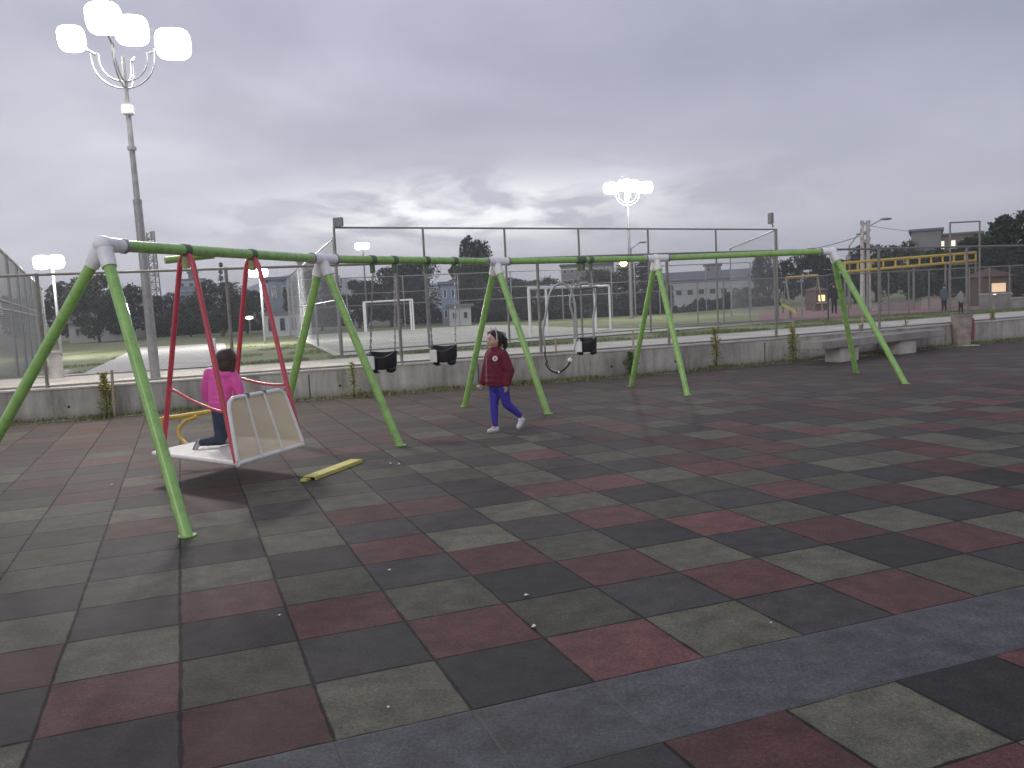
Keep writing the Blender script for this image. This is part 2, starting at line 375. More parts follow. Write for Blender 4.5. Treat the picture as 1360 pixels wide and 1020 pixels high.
# concrete path leading away on the left and the pale football pitch
def patch(name, P4, m, nu, nv, off):
    mb = MB(); a, b, c, d = [Vector((p[0], p[1], 0)) for p in P4]
    for i in range(nu+1):
        for j in range(nv+1):
            u, v = i/nu, j/nv; q = a*(1-u)*(1-v)+b*u*(1-v)+c*u*v+d*(1-u)*v
            mb.v.append(Vector((q.x, q.y, tz(q.x, q.y)+off)))
    for i in range(nu):
        for j in range(nv): k = i*(nv+1)+j; mb.f.append((k, k+nv+1, k+nv+2, k+1))
    return tag(mb.build(name, m), kind='structure')
patch('concrete_path', [(-9.9, 17.4), (-5.9, 18.6), (-16.9, 51), (-21.6, 50)], mat('path_concrete', (.66, .62, .54), .9, var=.12, scale=.8, bump=.3), 12, 60, .012)
PITCH = mat('pitch_surface', (.58, .57, .46), .9, var=.12, scale=.5, bump=.3)
mb = MB(); pp = [(-6, 29.3), (9.5, 38.5), (5, 42.5), (1, 57), (-2, 64), (-15, 60)]
mb.add([(x, y, .012) for x, y in pp], [tuple(range(6))]); tag(mb.build('football_pitch', PITCH), kind='structure')
COURT = mat('red_court_surface', (.30, .17, .16), .9, var=.15, scale=.6)
mb = MB(); mb.add([(12, 41.2, .012), (27, 44, .012), (40, 66, .012), (18, 62, .012)], [(0, 1, 2, 3)]); tag(mb.build('red_play_surface', COURT), kind='structure')
# white touch line along the front of the pitch
LINE = mat('line_paint', (.6, .6, .57), .8)
mb = MB(); a = Vector((-5.6, 29.0, .02)); b = Vector((13.6, 40.6, .02)); n_ = Vector((-.52, .85, 0))*.45
mb.add([a, b, b+n_, a+n_], [(0, 1, 2, 3)]); tag(mb.build('pitch_border_path', LINE), kind='structure')

# ------------------------------------------------------------------ swing frame
AX = [at(137, 325, 2.06), at(427, 344, 2.06), at(658, 348, 2.06), at(872, 343, 2.06), at(1107, 334, 2.06)]
AX = [Vector((p.x, p.y, 2.06)) for p in AX]
AX[2].x, AX[2].y = -.14, 11.85
AX[3].x, AX[3].y = 2.30, 13.30
AX[4].x, AX[4].y = 5.22, 13.85
FEET = [((-2.27, 5.77), (-4.56, 6.82)), ((-1.24, 9.24), (-2.76, 9.92)), ((.46, 11.28), (-.72, 12.6)), ((2.59, 12.64), (1.99, 14.35)), ((5.86, 12.71), (5.95, 14.77))]
sw = thing('swing_frame', (AX[2].x, AX[2].y, 0), 'long green steel swing frame of four bays with white corner joints', 'swing frame')
def lerp(a, b, t): return a + (b-a)*t
BOLT = mat('bolt_steel', (.4, .4, .4), .4, metal=.7)
for i in range(5):
    A = AX[i]
    for fx, fy in FEET[i]:
        f_ = Vector((fx, fy, -.02)); d = (f_-A).normalized()
        lg = MB().tube([A+d*.14, f_], .0430, 16).build('leg', GREEN, sw, smooth='auto')
        MB().tube([A+d*.02, A+d*.14, A+d*.19], [.060, .057, .054], 16).build('leg_socket', WHITEC, sw, smooth='auto')
        MB().tube([A+d*.165+Vector((.05, -.02, 0)), A+d*.165-Vector((.06, -.02, 0))], .008, 6).build('bolt', BOLT, lg)
        MB().tube([f_+Vector((0, 0, .022)), f_+Vector((0, 0, .030))], .060, 14).build('foot_plate', GREEN, lg, smooth='auto')
    nb = MB().ell(A, (.076, .076, .068)); dn = ((Vector((*FEET[i][0], 0))+Vector((*FEET[i][1], 0)))/2 - A).normalized()
    for k in (i-1, i+1):
        if 0 <= k <= 4:
            d = (AX[k]-A).normalized(); nb.tube([A, A+d*.13, A+d*.22], [.060, .056, .054], 16)
    f0 = Vector((*FEET[i][0], 0)); f1 = Vector((*FEET[i][1], 0)); d0 = (f0-A).normalized(); d1 = (f1-A).normalized()
    nb.add([A+Vector((0, 0, .05)), A+d0*.17, A+d1*.17, A+Vector((0, 0, .05))+Vector((.012, .012, 0)), A+d0*.17+Vector((.012, .012, 0)), A+d1*.17+Vector((.012, .012, 0))], [(0, 1, 2), (3, 5, 4), (0, 3, 4, 1), (1, 4, 5, 2), (2, 5, 3, 0)])
    nb.build('corner_joint', WHITEC, sw, remesh=.012)
    for k in (i-1, i+1):
        if 0 <= k <= 4:
            d = (AX[k]-A).normalized()
            MB().tube([A+d*.19, A+d*.215], .060, 16).build('joint_collar', GALV, sw, smooth='auto')
for i in range(4):
    d = (AX[i+1]-AX[i]).normalized()
    MB().tube([AX[i]+d*.16, AX[i+1]-d*.16], .045, 18).build('top_beam', GREEN, sw, smooth='auto')

CLAMP = mat('green_grey_clamp', (.10, .16, .09), .5, var=.2)
def hanger(parent, P, d, m=GREEN):       # clamp round a beam with a drop lug
    MB().tube([P-d*.035, P+d*.035], .052, 16).build('beam_clamp', CLAMP, parent, smooth='auto')
    c = P-Vector((0, 0, .10)); MB().box(c, (.035, .06, .11), rz=math.atan2(d.y, d.x), bev=.006).build('drop_lug', m, parent)
    return P-Vector((0, 0, .15))
def chain(mb, a, b, link=.040, r=.0055):
    a, b = Vector(a), Vector(b); n = max(2, int((b-a).length/link)); d = (b-a).normalized(); s1 = d.cross(Vector((0, 1, .01))).normalized(); s2 = d.cross(s1)
    for k in range(n):
        c = lerp(a, b, (k+.5)/n); s = s1 if k % 2 else s2; h = (b-a).length/n*.72
        mb.tube([c-d*h+s*0, c-d*h*.5+s*.008, c+d*h*.5+s*.008, c+d*h], r, 4); mb.tube([c-d*h, c-d*h*.5-s*.008, c+d*h*.5-s*.008, c+d*h], r, 4)
    return mb
def tbeam(i, px):                         # point on beam i seen at pixel column px
    lo, hi = 0, 1
    def col(t):
        p = lerp(AX[i], AX[i+1], t)-CAM; return 680+F*p.dot(rt)/p.dot(fw)
    for _ in range(40):
        m_ = (lo+hi)/2
        if col(m_) < px: lo = m_
        else: hi = m_
    return lerp(AX[i], AX[i+1], lo)

# ---- bay 1: platform swing
d01 = (AX[1]-AX[0]).normalized()
plat = thing('platform_swing', (-2.6, 8.0, .27), 'wheelchair platform swing with red hanger bars and white mesh deck', 'platform swing')
HA, HB = tbeam(0, 246), tbeam(0, 334)
ha = hanger(plat, HA, d01); hb_ = hanger(plat, HB, d01)
PZ = .27
cA0, cA1 = at(212, 603, PZ), at(316, 616, PZ); cB1, cB0 = at(402, 590, PZ), at(292, 583, PZ)
cB0 = cB1 + (cA0-cA1)*.98
side = (cA1-cA0).normalized(); alg = (cB1-cA1).normalized()
for Hh, c0, c1, nm in ((ha, cA0, cA1, 'a'), (hb_, cB0, cB1, 'b')):
    m0, m1 = Hh-side*.10+Vector((0, 0, .03)), Hh+side*.10+Vector((0, 0, .03))
    MB().tube(arc([c0+side*.06+Vector((0, 0, .0)), lerp(c0+side*.06, m0, .5), lerp(c0+side*.06, m0, .93), Hh-side*.075+Vector((0, 0, .07)), Hh+Vector((0, 0, .11)),
                   Hh+side*.075+Vector((0, 0, .07)), lerp(c1-side*.02, m1, .93), lerp(c1-side*.02, m1, .5), c1-side*.02], 7), .0225, 12).build('hanger_bar', RED, plat, smooth='auto')
    MB().box(Hh+Vector((0, 0, .05)), (.17, .02, .075), rz=math.atan2(side.y, side.x), bev=.005).build('gusset', RED, plat)
    q0, q1 = lerp(c0+side*.06, m0, .36), lerp(c1-side*.02, m1, .36)
    if nm == 'a': q1 = lerp(c1-side*.02, m1, .28)
    mid = lerp(q0, q1, .5)-Vector((0, 0, .05))
    MB().tube(arc([q0, lerp(q0, q1, .12), mid+Vector((0, 0, .01)), lerp(q0, q1, .9)-Vector((0, 0, .05)), q1-Vector((0, 0, .03))], 5), .0135, 10).build('cross_bar', RED, plat, smooth='auto')
MB().tube([pd(219, 346, HA.y+.12), pd(284, 339, HA.y+.35)], .03, 14).build('pivot_tube', GREEN, plat, smooth='auto')
# deck
rim = MB(); L0 = cA0-side*.10; L1 = cB0-side*.04
lp = [L0, cA1, cB1, L1]
for a, b in zip(lp, lp[1:]+lp[:1]): rim.tube([a, b], .021, 10)
rim.build('deck_rim', WHITE, plat, smooth='auto')
def meshmat(name, c, dens, hole=.5):
    m = bpy.data.materials.new(name); m.use_nodes = True; t = m.node_tree; p = t.nodes['Principled BSDF']; out = t.nodes['Material Output']
    p.inputs['Base Color'].default_value = (*c, 1); p.inputs['Roughness'].default_value = .5
    u = N(t, 'ShaderNodeTexCoord'); s = N(t, 'ShaderNodeSeparateXYZ'); t.links.new(u.outputs['UV'], s.inputs[0])
    a = mth(t, 'ABSOLUTE', mth(t, 'SUBTRACT', mth(t, 'FRACT', mth(t, 'MULTIPLY', s.outputs[0], dens)), .5))
    b = mth(t, 'ABSOLUTE', mth(t, 'SUBTRACT', mth(t, 'FRACT', mth(t, 'MULTIPLY', s.outputs[1], dens)), .5))
    h = mth(t, 'MULTIPLY', mth(t, 'LESS_THAN', a, hole/2), mth(t, 'LESS_THAN', b, hole/2))
    tr = N(t, 'ShaderNodeBsdfTransparent'); mx = N(t, 'ShaderNodeMixShader'); mx.inputs[0].default_value = hole*.66; t.links.new(p.outputs[0], mx.inputs[1]); t.links.new(tr.outputs[0], mx.inputs[2]); t.links.new(mx.outputs[0], out.inputs[0])
    return m
PERF = meshmat('perforated_sheet', (.82, .71, .49), 130, .46); DECK = mat('deck_sheet', (.72, .71, .67), .45, var=.1, scale=30, bump=.5, bscale=220)
def quad_uv(name, P, m, parent, th=.004):
    n = (P[1]-P[0]).cross(P[3]-P[0]).normalized()*th
    mb = MB(); mb.add(P+[p-n for p in P], [(0, 1, 2, 3), (7, 6, 5, 4), (0, 4, 5, 1), (1, 5, 6, 2), (2, 6, 7, 3), (3, 7, 4, 0)])
    o = mb.build(name, m, parent); uv = o.data.uv_layers.new(name='UVMap'); off = parent_world(parent)
    ux, uy = (P[1]-P[0]).normalized(), (P[3]-P[0]).normalized()
    for l in o.data.loops:
        v = o.data.vertices[l.vertex_index].co + off - P[0]; uv.data[l.index].uv = (v.dot(ux), v.dot(uy))
    return o
up1 = Vector((0, 0, .016))
quad_uv('deck_plate', [L0+up1+side*.02, cA1+up1, cB1+up1, L1+up1+side*.02], DECK, plat, .008)
for k in (1, 2, 3):
    MB().tube([lerp(L0, L1, k/4)+Vector((0, 0, -.012)), lerp(cA1, cB1, k/4)+Vector((0, 0, -.012))], .014, 8).build('deck_rib', WHITE, plat, smooth='auto')
# side gate panel
tA, tB = pd(302, 530, cA1.y+.03), pd(376, 517, cB1.y+.02)
gate = MB()
ed = (tB-tA).normalized(); dnA = (cA1-tA).normalized(); dnB = (cB1-tB).normalized()
fr_ = [cA1+up1*1.5] + [tA+dnA*.09] + [tA+dnA*.03+ed*.018, tA+ed*.08] + [tB-ed*.08, tB+dnB*.03-ed*.018] + [tB+dnB*.09, cB1+up1*1.5]
gp = thing_gate = gate.tube(fr_, .018, 10).build('side_gate', WHITE, plat, smooth='auto')
for k, top in ((.34, .30), (.66, .62)):
    MB().tube([lerp(cA1, cB1, k)+up1*1.2+Vector((.008, -.022, 0)), lerp(tA, tB, top)+Vector((.006, -.018, 0))], .012, 8).build('gate_bar', WHITE, gp, smooth='auto')
quad_uv('gate_mesh', [cA1+up1+ed*.01, cB1+up1-ed*.01, tB+dnB*.02-ed*.02, tA+dnA*.02+ed*.02], PERF, gp, .003)
for k in (.32, .62):
    c = lerp(tA, tB, k); MB().box(c+Vector((0, -.01, .004)), (.05, .035, .045), rz=.9, bev=.006).build('gate_clip', GALVD, gp)
# yellow grab rail at the back of the deck
yr = MB(); Dy = 8.75
yr.tube(arc([pd(200, 563, Dy-.25), pd(212, 557, Dy-.15), pd(245, 552, Dy), pd(290, 545, Dy+.15)], 4), .022, 12)
yr.tube(arc([pd(262, 553, Dy), pd(245, 560, Dy), pd(237, 573, Dy-.05), pd(243, 585, Dy-.1), pd(252, 593, Dy-.25)], 5), .019, 12)
yr.tube([pd(214, 558, Dy-.15), pd(212, 590, Dy-.3), pd(213, 600, Dy-.45)], .018, 10)
yr.build('grab_rail', YEL, plat, smooth='auto')

# ---- bucket seats
def bucket_swing(px, seat_px, seat_py, label, bay, w=.165, group='swings hanging in the green frame', turn=-.15):
    P = tbeam(bay, px); d = (AX[bay+1]-AX[bay]).normalized()
    S = pd(seat_px, seat_py, P.y-.02)
    o = thing('bucket_swing', S, label, 'swing', group)
    hx = .155; ax = Vector((math.cos(turn), math.sin(turn), 0)); ay = Vector((-ax.y, ax.x, 0))
    # shell: open tub lofted between elliptical rings, leg holes cut as a raised front lip
    sh = MB(); rings = []
    prof = [(-.095, .60), (-.085, .86), (-.03, .98), (.05, 1.0), (.085, 1.02)]
    n = 28
    def ring(z, s, inner=0):
        out = []
        for k in range(n):
            a = 2*math.pi*k/n; zz = z + (.035*math.cos(2*a) if z > .03 else 0) + (.05*max(0, math.sin(a))**2 if z > .03 else 0)
            out.append(S + ax*math.cos(a)*(w*s-inner) + ay*math.sin(a)*(w*.78*s-inner) + Vector((0, 0, zz)))
        return out
    R_ = [ring(z, s) for z, s in prof] + [ring(z+.004, s, .016) for z, s in reversed(prof)]
    for g in R_: sh.v += g
    for i in range(len(R_)-1):
        for k in range(n):
            skip = i == 2 and False
            sh.f.append((i*n+k, i*n+(k+1) % n, (i+1)*n+(k+1) % n, (i+1)*n+k))
    sh.f.append(tuple(range(n))); sh.f.append(tuple(range((len(R_)-1)*n, len(R_)*n))[::-1])
    sh.build('seat_shell', BLACK, o, smooth='auto')
    for s_ in (-1, 1):        # the two leg pockets below the tub
        MB().ell(S+ax*s_*.088+Vector((0, 0, -.092)), (.062, .085, .046)).build('leg_pocket', BLACK, o, smooth=True)
    MB().box(S-ay*.05+Vector((0, 0, -.10)), (.11, .05, .03), rz=turn, bev=.008).build('crotch_strap', WHITE, o)
    MB().box(S-ay*.132-ax*.108+Vector((0, 0, -.005)), (.115, .02, .155), rz=turn-.55, bev=.006).build('white_panel', WHITE, o)
    return o, P, S, ax
for px, sx, sy, lb, ends in ((500, 509, 480, 'black bucket swing seat nearest the second green leg', (496, 523)), (573, 590, 471, 'black bucket swing seat beside the red jacket girl', (568, 603))):
    o, P, S, ax = bucket_swing(px, sx, sy, lb, 1)
    dd = (AX[2]-AX[1]).normalized()
    for e, s_ in ((0, -1), (1, 1)):
        hp = hanger(o, tbeam(1, ends[e]-2 if e == 0 else ends[e]), dd, CLAMP)
        chain(MB(), hp, S+ax*s_*.15+Vector((0, 0, .10))).build('chain', CHAIN, o)
# ---- bay 3: belt swing and bucket swing with hose-covered hoops
HOSE = mat('grey_hose', (.40, .40, .40), .35, metal=.3)
dd = (AX[3]-AX[2]).normalized()
def hoop(px_pts, D, r, parent, name, m): return MB().tube(arc([pd(x, y, D) for x, y in px_pts], 6), r, 10).build(name, m, parent, smooth='auto')
P1 = tbeam(2, 768); P2 = tbeam(2, 784); D1 = P1.y-.10
o = thing('belt_swing', pd(742, 492, D1), 'black belt swing hung low in a grey hose hoop', 'swing', 'swings hanging in the green frame')
hp = hanger(o, P1, dd, CLAMP)
chain(MB(), hp, pd(758, 383, D1)).build('chain', CHAIN, o)
hoop([(724, 462), (721, 440), (726, 412), (731, 388), (744, 376), (757, 384), (763, 402), (765, 430), (766, 452)], D1, .018, o, 'hose_hoop', HOSE)
hoop([(724, 460), (724, 472), (727, 482)], D1, .010, o, 'hose_end', BLACK); hoop([(766, 450), (762, 466), (757, 478)], D1, .007, o, 'chain_end', CHAIN)
belt = MB(); bp_ = arc([pd(x, y, D1) for x, y in ((725, 481), (731, 489), (742, 493), (752, 487), (758, 478))], 6); q = Vector((.03, .15, 0))
for p in bp_: belt.v += [p-q/2, p+q/2, p+q/2-Vector((0, 0, .030)), p-q/2-Vector((0, 0, .030))]
for k in range(len(bp_)-1):
    for j in range(4): belt.f.append((4*k+j, 4*k+(j+1) % 4, 4*k+4+(j+1) % 4, 4*k+4+j))
belt.f += [(0, 3, 2, 1), tuple(4*(len(bp_)-1)+j for j in range(4))]
belt.build('belt_seat', BLACK, o); MB().box(pd(757, 478, D1-.02), (.06, .12, .05), bev=.01, rot=Matrix.Rotation(-.6, 3, 'Y')).build('white_clip', WHITE, o)
MB().box(pd(742, 494, D1-.03), (.03, .11, .022), bev=.004).build('centre_clip', WHITE, o)
o, P, S, ax = bucket_swing(776, 779, 459, 'black bucket swing seat with white stripes in the third bay', 2, w=.15)
D2 = P2.y-.05
hp = hanger(o, P2, dd, CLAMP); hp2 = hanger(o, tbeam(2, 774), dd, CLAMP)
chain(MB(), hp2, pd(763, 382, D2)).build('chain', CHAIN, o); chain(MB(), hp, pd(788, 381, D2)).build('chain', CHAIN, o)
MB().tube([pd(760, 384, D2), pd(794, 381, D2)], .018, 10).build('spreader_bar', GALVD, o, smooth='auto')
hoop([(763, 450), (762, 425), (757, 402), (762, 384), (777, 375), (789, 385), (791, 402), (788, 424), (789, 452)], D2, .016, o, 'hose_hoop', HOSE)
MB().box(pd(763.5, 457, D2-.06), (.028, .03, .15), bev=.006).build('white_stripe', WHITE, o); MB().box(pd(769.5, 457, D2-.10), (.026, .03, .15), bev=.006).build('white_stripe', WHITE, o)

# ------------------------------------------------------------------ fences
def wires(mb, a, b, z0, z1, sp=.085, r=.0022):
    a = Vector((a[0], a[1], 0)); b = Vector((b[0], b[1], 0)); L = (b-a).length; u = (b-a)/L; h = z1-z0; nrm = Vector((-u.y, u.x, 0))
    n = int((L+h)/sp)
    for k in range(n):
        s0 = -h + k*sp
        for sg in (1, -1):
            p0, p1 = s0, s0+h; za, zb = z0, z1
            if p0 < 0: za = z0 + (0-p0); p0 = 0
            if p1 > L: zb = z1 - (p1-L); p1 = L
            if p1 <= p0: continue
            A = a+u*(p0 if sg > 0 else L-p0)+nrm*(.002*sg); B = a+u*(p1 if sg > 0 else L-p1)+nrm*(.002*sg); A.z, B.z = za, zb
            d = (B-A).normalized(); s1 = nrm*r; s2 = d.cross(nrm)*r
            mb.add([A+s1, A-s1*.5+s2*.87, A-s1*.5-s2*.87, B+s1, B-s1*.5+s2*.87, B-s1*.5-s2*.87], [(0, 1, 4, 3), (1, 2, 5, 4), (2, 0, 3, 5)])
    return mb
def fence(name, label, pts, top, zb, post_r=.03, rails=(), mesh=True, sp=.085, wr=.0022, m=GALV, ptop=None, gap=None):
    o = thing(name, (pts[0][0], pts[0][1], zb), label, 'fence')
    for k, p in enumerate(pts):
        MB().tube([(p[0], p[1], zb-.05), (p[0], p[1], (ptop or top)+.02)], post_r, 10).build('post', m, o, smooth='auto')
    for a, b in zip(pts, pts[1:]):
        for z in (top,)+tuple(rails): MB().tube([(a[0], a[1], z), (b[0], b[1], z)], post_r*.8 if z == top else post_r*.6, 8).build('rail', m, o, smooth='auto')
        if mesh: wires(MB(), a, b, (gap if gap is not None else zb+.06), top, sp, wr).build('wire_mesh', WIRE, o)
    return o
# fence on the retaining wall: posts read off the photo
fpx = [(-150, 535), (64, 521), (311, 500), (534, 485), (719, 471), (889, 461), (1031, 448), (1168, 437), (1284, 430), (1420, 421)]
fp = []
for px, py in fpx:
    p = at(px, py, WT+.04)
    for _ in range(20):                     # slide along the sight line on to the wall
        k = (wy(p.x)+.12)/p.y; p = Vector((p.x*k, p.y*k, WT))
    fp.append((p.x, p.y))
fence('chain_link_fence', 'waist high chain link fence on the retaining wall with grey top rail', fp, 2.29, WT, .029, rails=(WT+.055,), m=GALVD, sp=.07, wr=.0006)
bpy.data.objects['chain_link_fence']['label'] = 'long grey chain link fence standing on the concrete retaining wall'

# enclosure of the football pitch
FL, FR = Vector((-5.75, 29.4, 0)), Vector((12.7, 40.6, 0))
def colat(a, b, px, z=2.0):
    lo, hi = 0, 1
    for _ in range(40):
        m_ = (lo+hi)/2; p = lerp(a, b, m_)+Vector((0, 0, z))-CAM
        if 680+F*p.dot(rt)/p.dot(fw) < px: lo = m_
        else: hi = m_
    return lerp(a, b, lo)
def ztop(px, py, p):
    r_ = ray(px, py); return H + r_.z*(p.y/r_.y)
pf = [FL] + [colat(FL, FR, x, 3.5) for x in (563, 671, 769, 861, 951)] + [FR]
zt = ztop(740, 302.5, colat(FL, FR, 740, 4)); print('pitch fence top', zt)
encl = fence('pitch_fence', 'tall ball stop fence along the near side of the football pitch', [(p.x, p.y) for p in pf], 4.33, 0, .042, rails=(.12,), m=GALVD, sp=.14, wr=.0010)
BL, BR = Vector((-15.5, 61, 0)), Vector((20, 71, 0))
fence('pitch_fence', 'far side fence of the football pitch with three rails in front of the trees', [(lerp(BL, BR, k/9).x, lerp(BL, BR, k/9).y) for k in range(10)], 3.9, 0, .045, rails=(2.75, 1.9), m=GALV, sp=.2, wr=.0022)
fence('pitch_fence', 'left side fence of the football pitch receding towards the trees', [(lerp(FL+Vector((-.1, .3, 0)), BL, k/4).x, lerp(FL+Vector((-.1, .3, 0)), BL, k/4).y) for k in (0.0, 1.15, 2.4, 3.3, 3.9)], 4.0, 0, .045, rails=(1.9,), m=GALV, sp=.2, wr=.0022)
RB = Vector((14.5, 56, 0))
fence('pitch_fence', 'short tall fence return at the right corner of the football pitch', [(lerp(FR, RB, k).x, lerp(FR, RB, k).y) for k in (.02, 1)], 4.33, 0, .05, rails=(), m=GALV, sp=.14, wr=.0014)
# floodlight heads (unlit) on the fence corners
fl = thing('floodlight', pd(449, 300, FL.y), 'unlit square floodlight on the left corner of the pitch fence', 'floodlight')
MB().box(pd(449, 295, FL.y), (.36, .12, .30), rz=-.3, bev=.02).build('lamp_housing', GALVD, fl)
MB().tube([pd(444, 300, FL.y), pd(444.5, 304, FL.y)], .03, 8).build('bracket', GALVD, fl)
MB().box(pd(449, 295.2, FL.y-.072), (.30, .012, .24), rz=-.3).build('glass', mat('dull_glass', (.2, .21, .22), .2), fl)
fl = thing('floodlight', pd(1026, 297, FR.y), 'unlit slim floodlight seen edge-on at the right corner of the pitch fence', 'floodlight')
MB().box(pd(1023.5, 290, FR.y), (.12, .45, .50), rz=.1, bev=.02).build('lamp_housing', GALVD, fl)
MB().tube([pd(1024, 292, FR.y), pd(1027, 302, FR.y)], .035, 8).build('bracket', GALVD, fl)

# left court enclosure
LA, LB = Vector((-13.2, 23, 0)), Vector((-23.6, 44, 0))
fence('court_fence', 'tall grey mesh court fence at the far left of the photo', [(lerp(LA, LB, k).x, lerp(LA, LB, k).y) for k in (-.6, 0, .17, .33, .5, .66, .83, 1)], 3.4, 0, .045, rails=(1.95, 2.15), m=GALV, sp=.11, wr=.0022)
# low fence of the right-hand play area
la = at(893, 434, 0); lb = at(1100, 424, 0); lc = at(1500, 404, 0)
def even(a, b, n): return [(lerp(a, b, k/n).x, lerp(a, b, k/n).y) for k in range(n+1)]
fence('play_area_fence', 'low mesh fence panel run on the grass right of the pitch', even(la, lb, 6), 2.08, 0, .035, rails=(.1,), m=GALV, sp=.10, wr=.0022)
fence('play_area_fence', 'brown mesh fence with many posts along the red play surface', even(lb, lc, 15), 2.12, 0, .035, rails=(.1,), m=GALVD, sp=.10, wr=.0011)
# tall goal-like frame behind the yellow bars
tf = at(1262, 398, 0); tg = tf+Vector((2.3, .5, 0)); D_ = 48
fence('court_fence', 'tall bare fence frame behind the yellow climbing bars', [(pd(1262, 400, D_).x, D_), (pd(1301, 398, D_).x, D_)], 4.75, 0, .05, rails=(2.45, 1.7), m=GALVD, mesh=False)

# ------------------------------------------------------------------ lamps
LIT = mat('lit_lamp_glass', (1, 1, 1), .4, emit=((1, .985, .96), 14))
def head(parent, c, look, size=(.50, .12, .44), name='lamp_head', lit=LIT):
    d = (Vector(look)-Vector(c)).normalized(); Q = d.to_track_quat('-Y', 'Z').to_matrix()
    h = MB().box(c, (size[0]*.8, size[1], size[2]*.8), rot=Q, bev=.045).build(name, GALV, parent)
    g = MB(); n = 28; ex = lambda v, e: math.copysign(abs(v)**e, v)
    for dz, k in ((0, .90), (.035, 1.0), (.06, .93), (.075, .72), (.082, .35)):
        for i in range(n):
            a = 2*math.pi*i/n; g.v.append(Vector(c)+d*(size[1]*.45)+Q @ Vector((ex(math.cos(a), .62)*size[0]*.52*k, -dz*size[0]*2, ex(math.sin(a), .62)*size[2]*.52*k)))
    for j in range(4):
        for i in range(n): g.f.append((j*n+i, j*n+(i+1) % n, (j+1)*n+(i+1) % n, (j+1)*n+i))
    g.f += [tuple(range(n))[::-1], tuple(range(4*n, 5*n))]
    g.build('lamp_glass', lit, h, smooth='auto')
    return h
def tree_lamp(base, px, py_heads, hubpx, label, S=1.0, light=LAMP_W, white_box=True, D=None):
    D = D or base.y
    o = thing('lamp_post', base, label, 'lamp post', 'multi-headed floodlight posts')
    hub = pd(*hubpx, D); b = Vector(base)
    MB().tube([b, lerp(b, hub, .62)], [.085*S, .07*S], 14).build('pole', GALV, o, smooth='auto')
    MB().tube([lerp(b, hub, .62), hub, hub+Vector((0, 0, .55*S))], [.052*S, .04*S, .03*S], 12).build('upper_pole', GALV, o, smooth='auto')
    MB().tube([b, b+Vector((0, 0, .03))], .16*S, 14).build('base_plate', GALV, o)
    for k in (.62, .8): MB().tube([lerp(b, hub, k)-Vector((0, 0, .03)), lerp(b, hub, k)+Vector((0, 0, .03))], .075*S, 14).build('pole_collar', GALV, o, smooth='auto')
    if white_box: MB().box(lerp(b, hub, .93), (.17, .15, .17), bev=.015).build('control_box', WHITE, o)
    for ang in (0, math.pi/2):
        ux = Vector((math.cos(ang+.1), math.sin(ang+.1), 0))
        for rr in (.40, .52):
            pts = []
            for k in range(13):
                a = math.pi + math.pi*k/12; pts.append(hub+ux*rr*S*math.cos(a)+Vector((0, 0, (.50+rr*math.sin(a)*.95)*S)))
            pts = [pts[0]+Vector((0, 0, .1*S))] + pts + [pts[-1]+Vector((0, 0, .1*S))]
            MB().tube(pts, .013*S, 8).build('arm_hoop', GALV, o, smooth='auto')
        for s_ in (-1, 1):
            e = hub+ux*s_*.44*S+Vector((0, 0, .58*S)); MB().tube([e, e+ux*s_*.22*S+Vector((0, 0, .13*S))], .022*S, 8).build('head_arm', GALV, o, smooth='auto')
    return o, hub
base = at(207, 504, WT-.03)
o, hub = tree_lamp(base, 207, 0, (167, 118), 'tall lit four-headed floodlight post on the path at upper left')
for hx, hy, dy in ((97, 51, 0), (140, 24, -.50), (176, 40, .6), (231, 58, 0)):
    c = pd(hx, hy, hub.y+dy); head(o, c, Vector((c.x*.9+(.1 if hx < 160 else .6), c.y-6, c.z-2.2)), ((.44, .13, .42) if hx < 100 else (.56, .13, .50)))
    ld = bpy.data.lights.new('lamp_light', 'AREA'); ld.shape = 'SQUARE'; ld.size = .45; ld.energy = LAMP_W/4; ld.color = (1, .94, .84)
    lo_ = bpy.data.objects.new('lamp_light', ld); COL.objects.link(lo_); lo_.parent = o
    lo_.location = c+Vector((0, -.15, -.05))-Vector(o.location)
    lo_.rotation_euler = (Vector((.35*(c.x-hub.x)+.15, -.75, -.75))).to_track_quat('-Z', 'Y').to_euler()
ld = bpy.data.lights.new('lamp_light', 'POINT'); ld.energy = 170; ld.shadow_soft_size = .35; ld.color = (1, .98, .94)
lo_ = bpy.data.objects.new('lamp_light', ld); COL.objects.link(lo_); lo_.parent = o; lo_.location = hub+Vector((0, .35, 1.15))-Vector(o.location)
b2_ = at(839, 423, 0)
o, hub = tree_lamp(b2_, 0, 0, (834, 273), 'distant lit floodlight post standing behind the football goal', S=1.7, white_box=False)
for hx, hy in ((811, 250), (830, 246), (840, 247), (857, 249)):
    c = pd(hx, hy, hub.y+(0 if hx in (811, 857) else .8)); head(o, c, Vector((c.x*.8, c.y-20, c.z-3)), (1.0, .25, .8))
ld = bpy.data.lights.new('lamp_light', 'POINT'); ld.energy = 2000; ld.shadow_soft_size = .6; lo_ = bpy.data.objects.new('lamp_light', ld); COL.objects.link(lo_); lo_.parent = o; lo_.location = hub+Vector((0, -1.2, 1.2))-Vector(o.location)
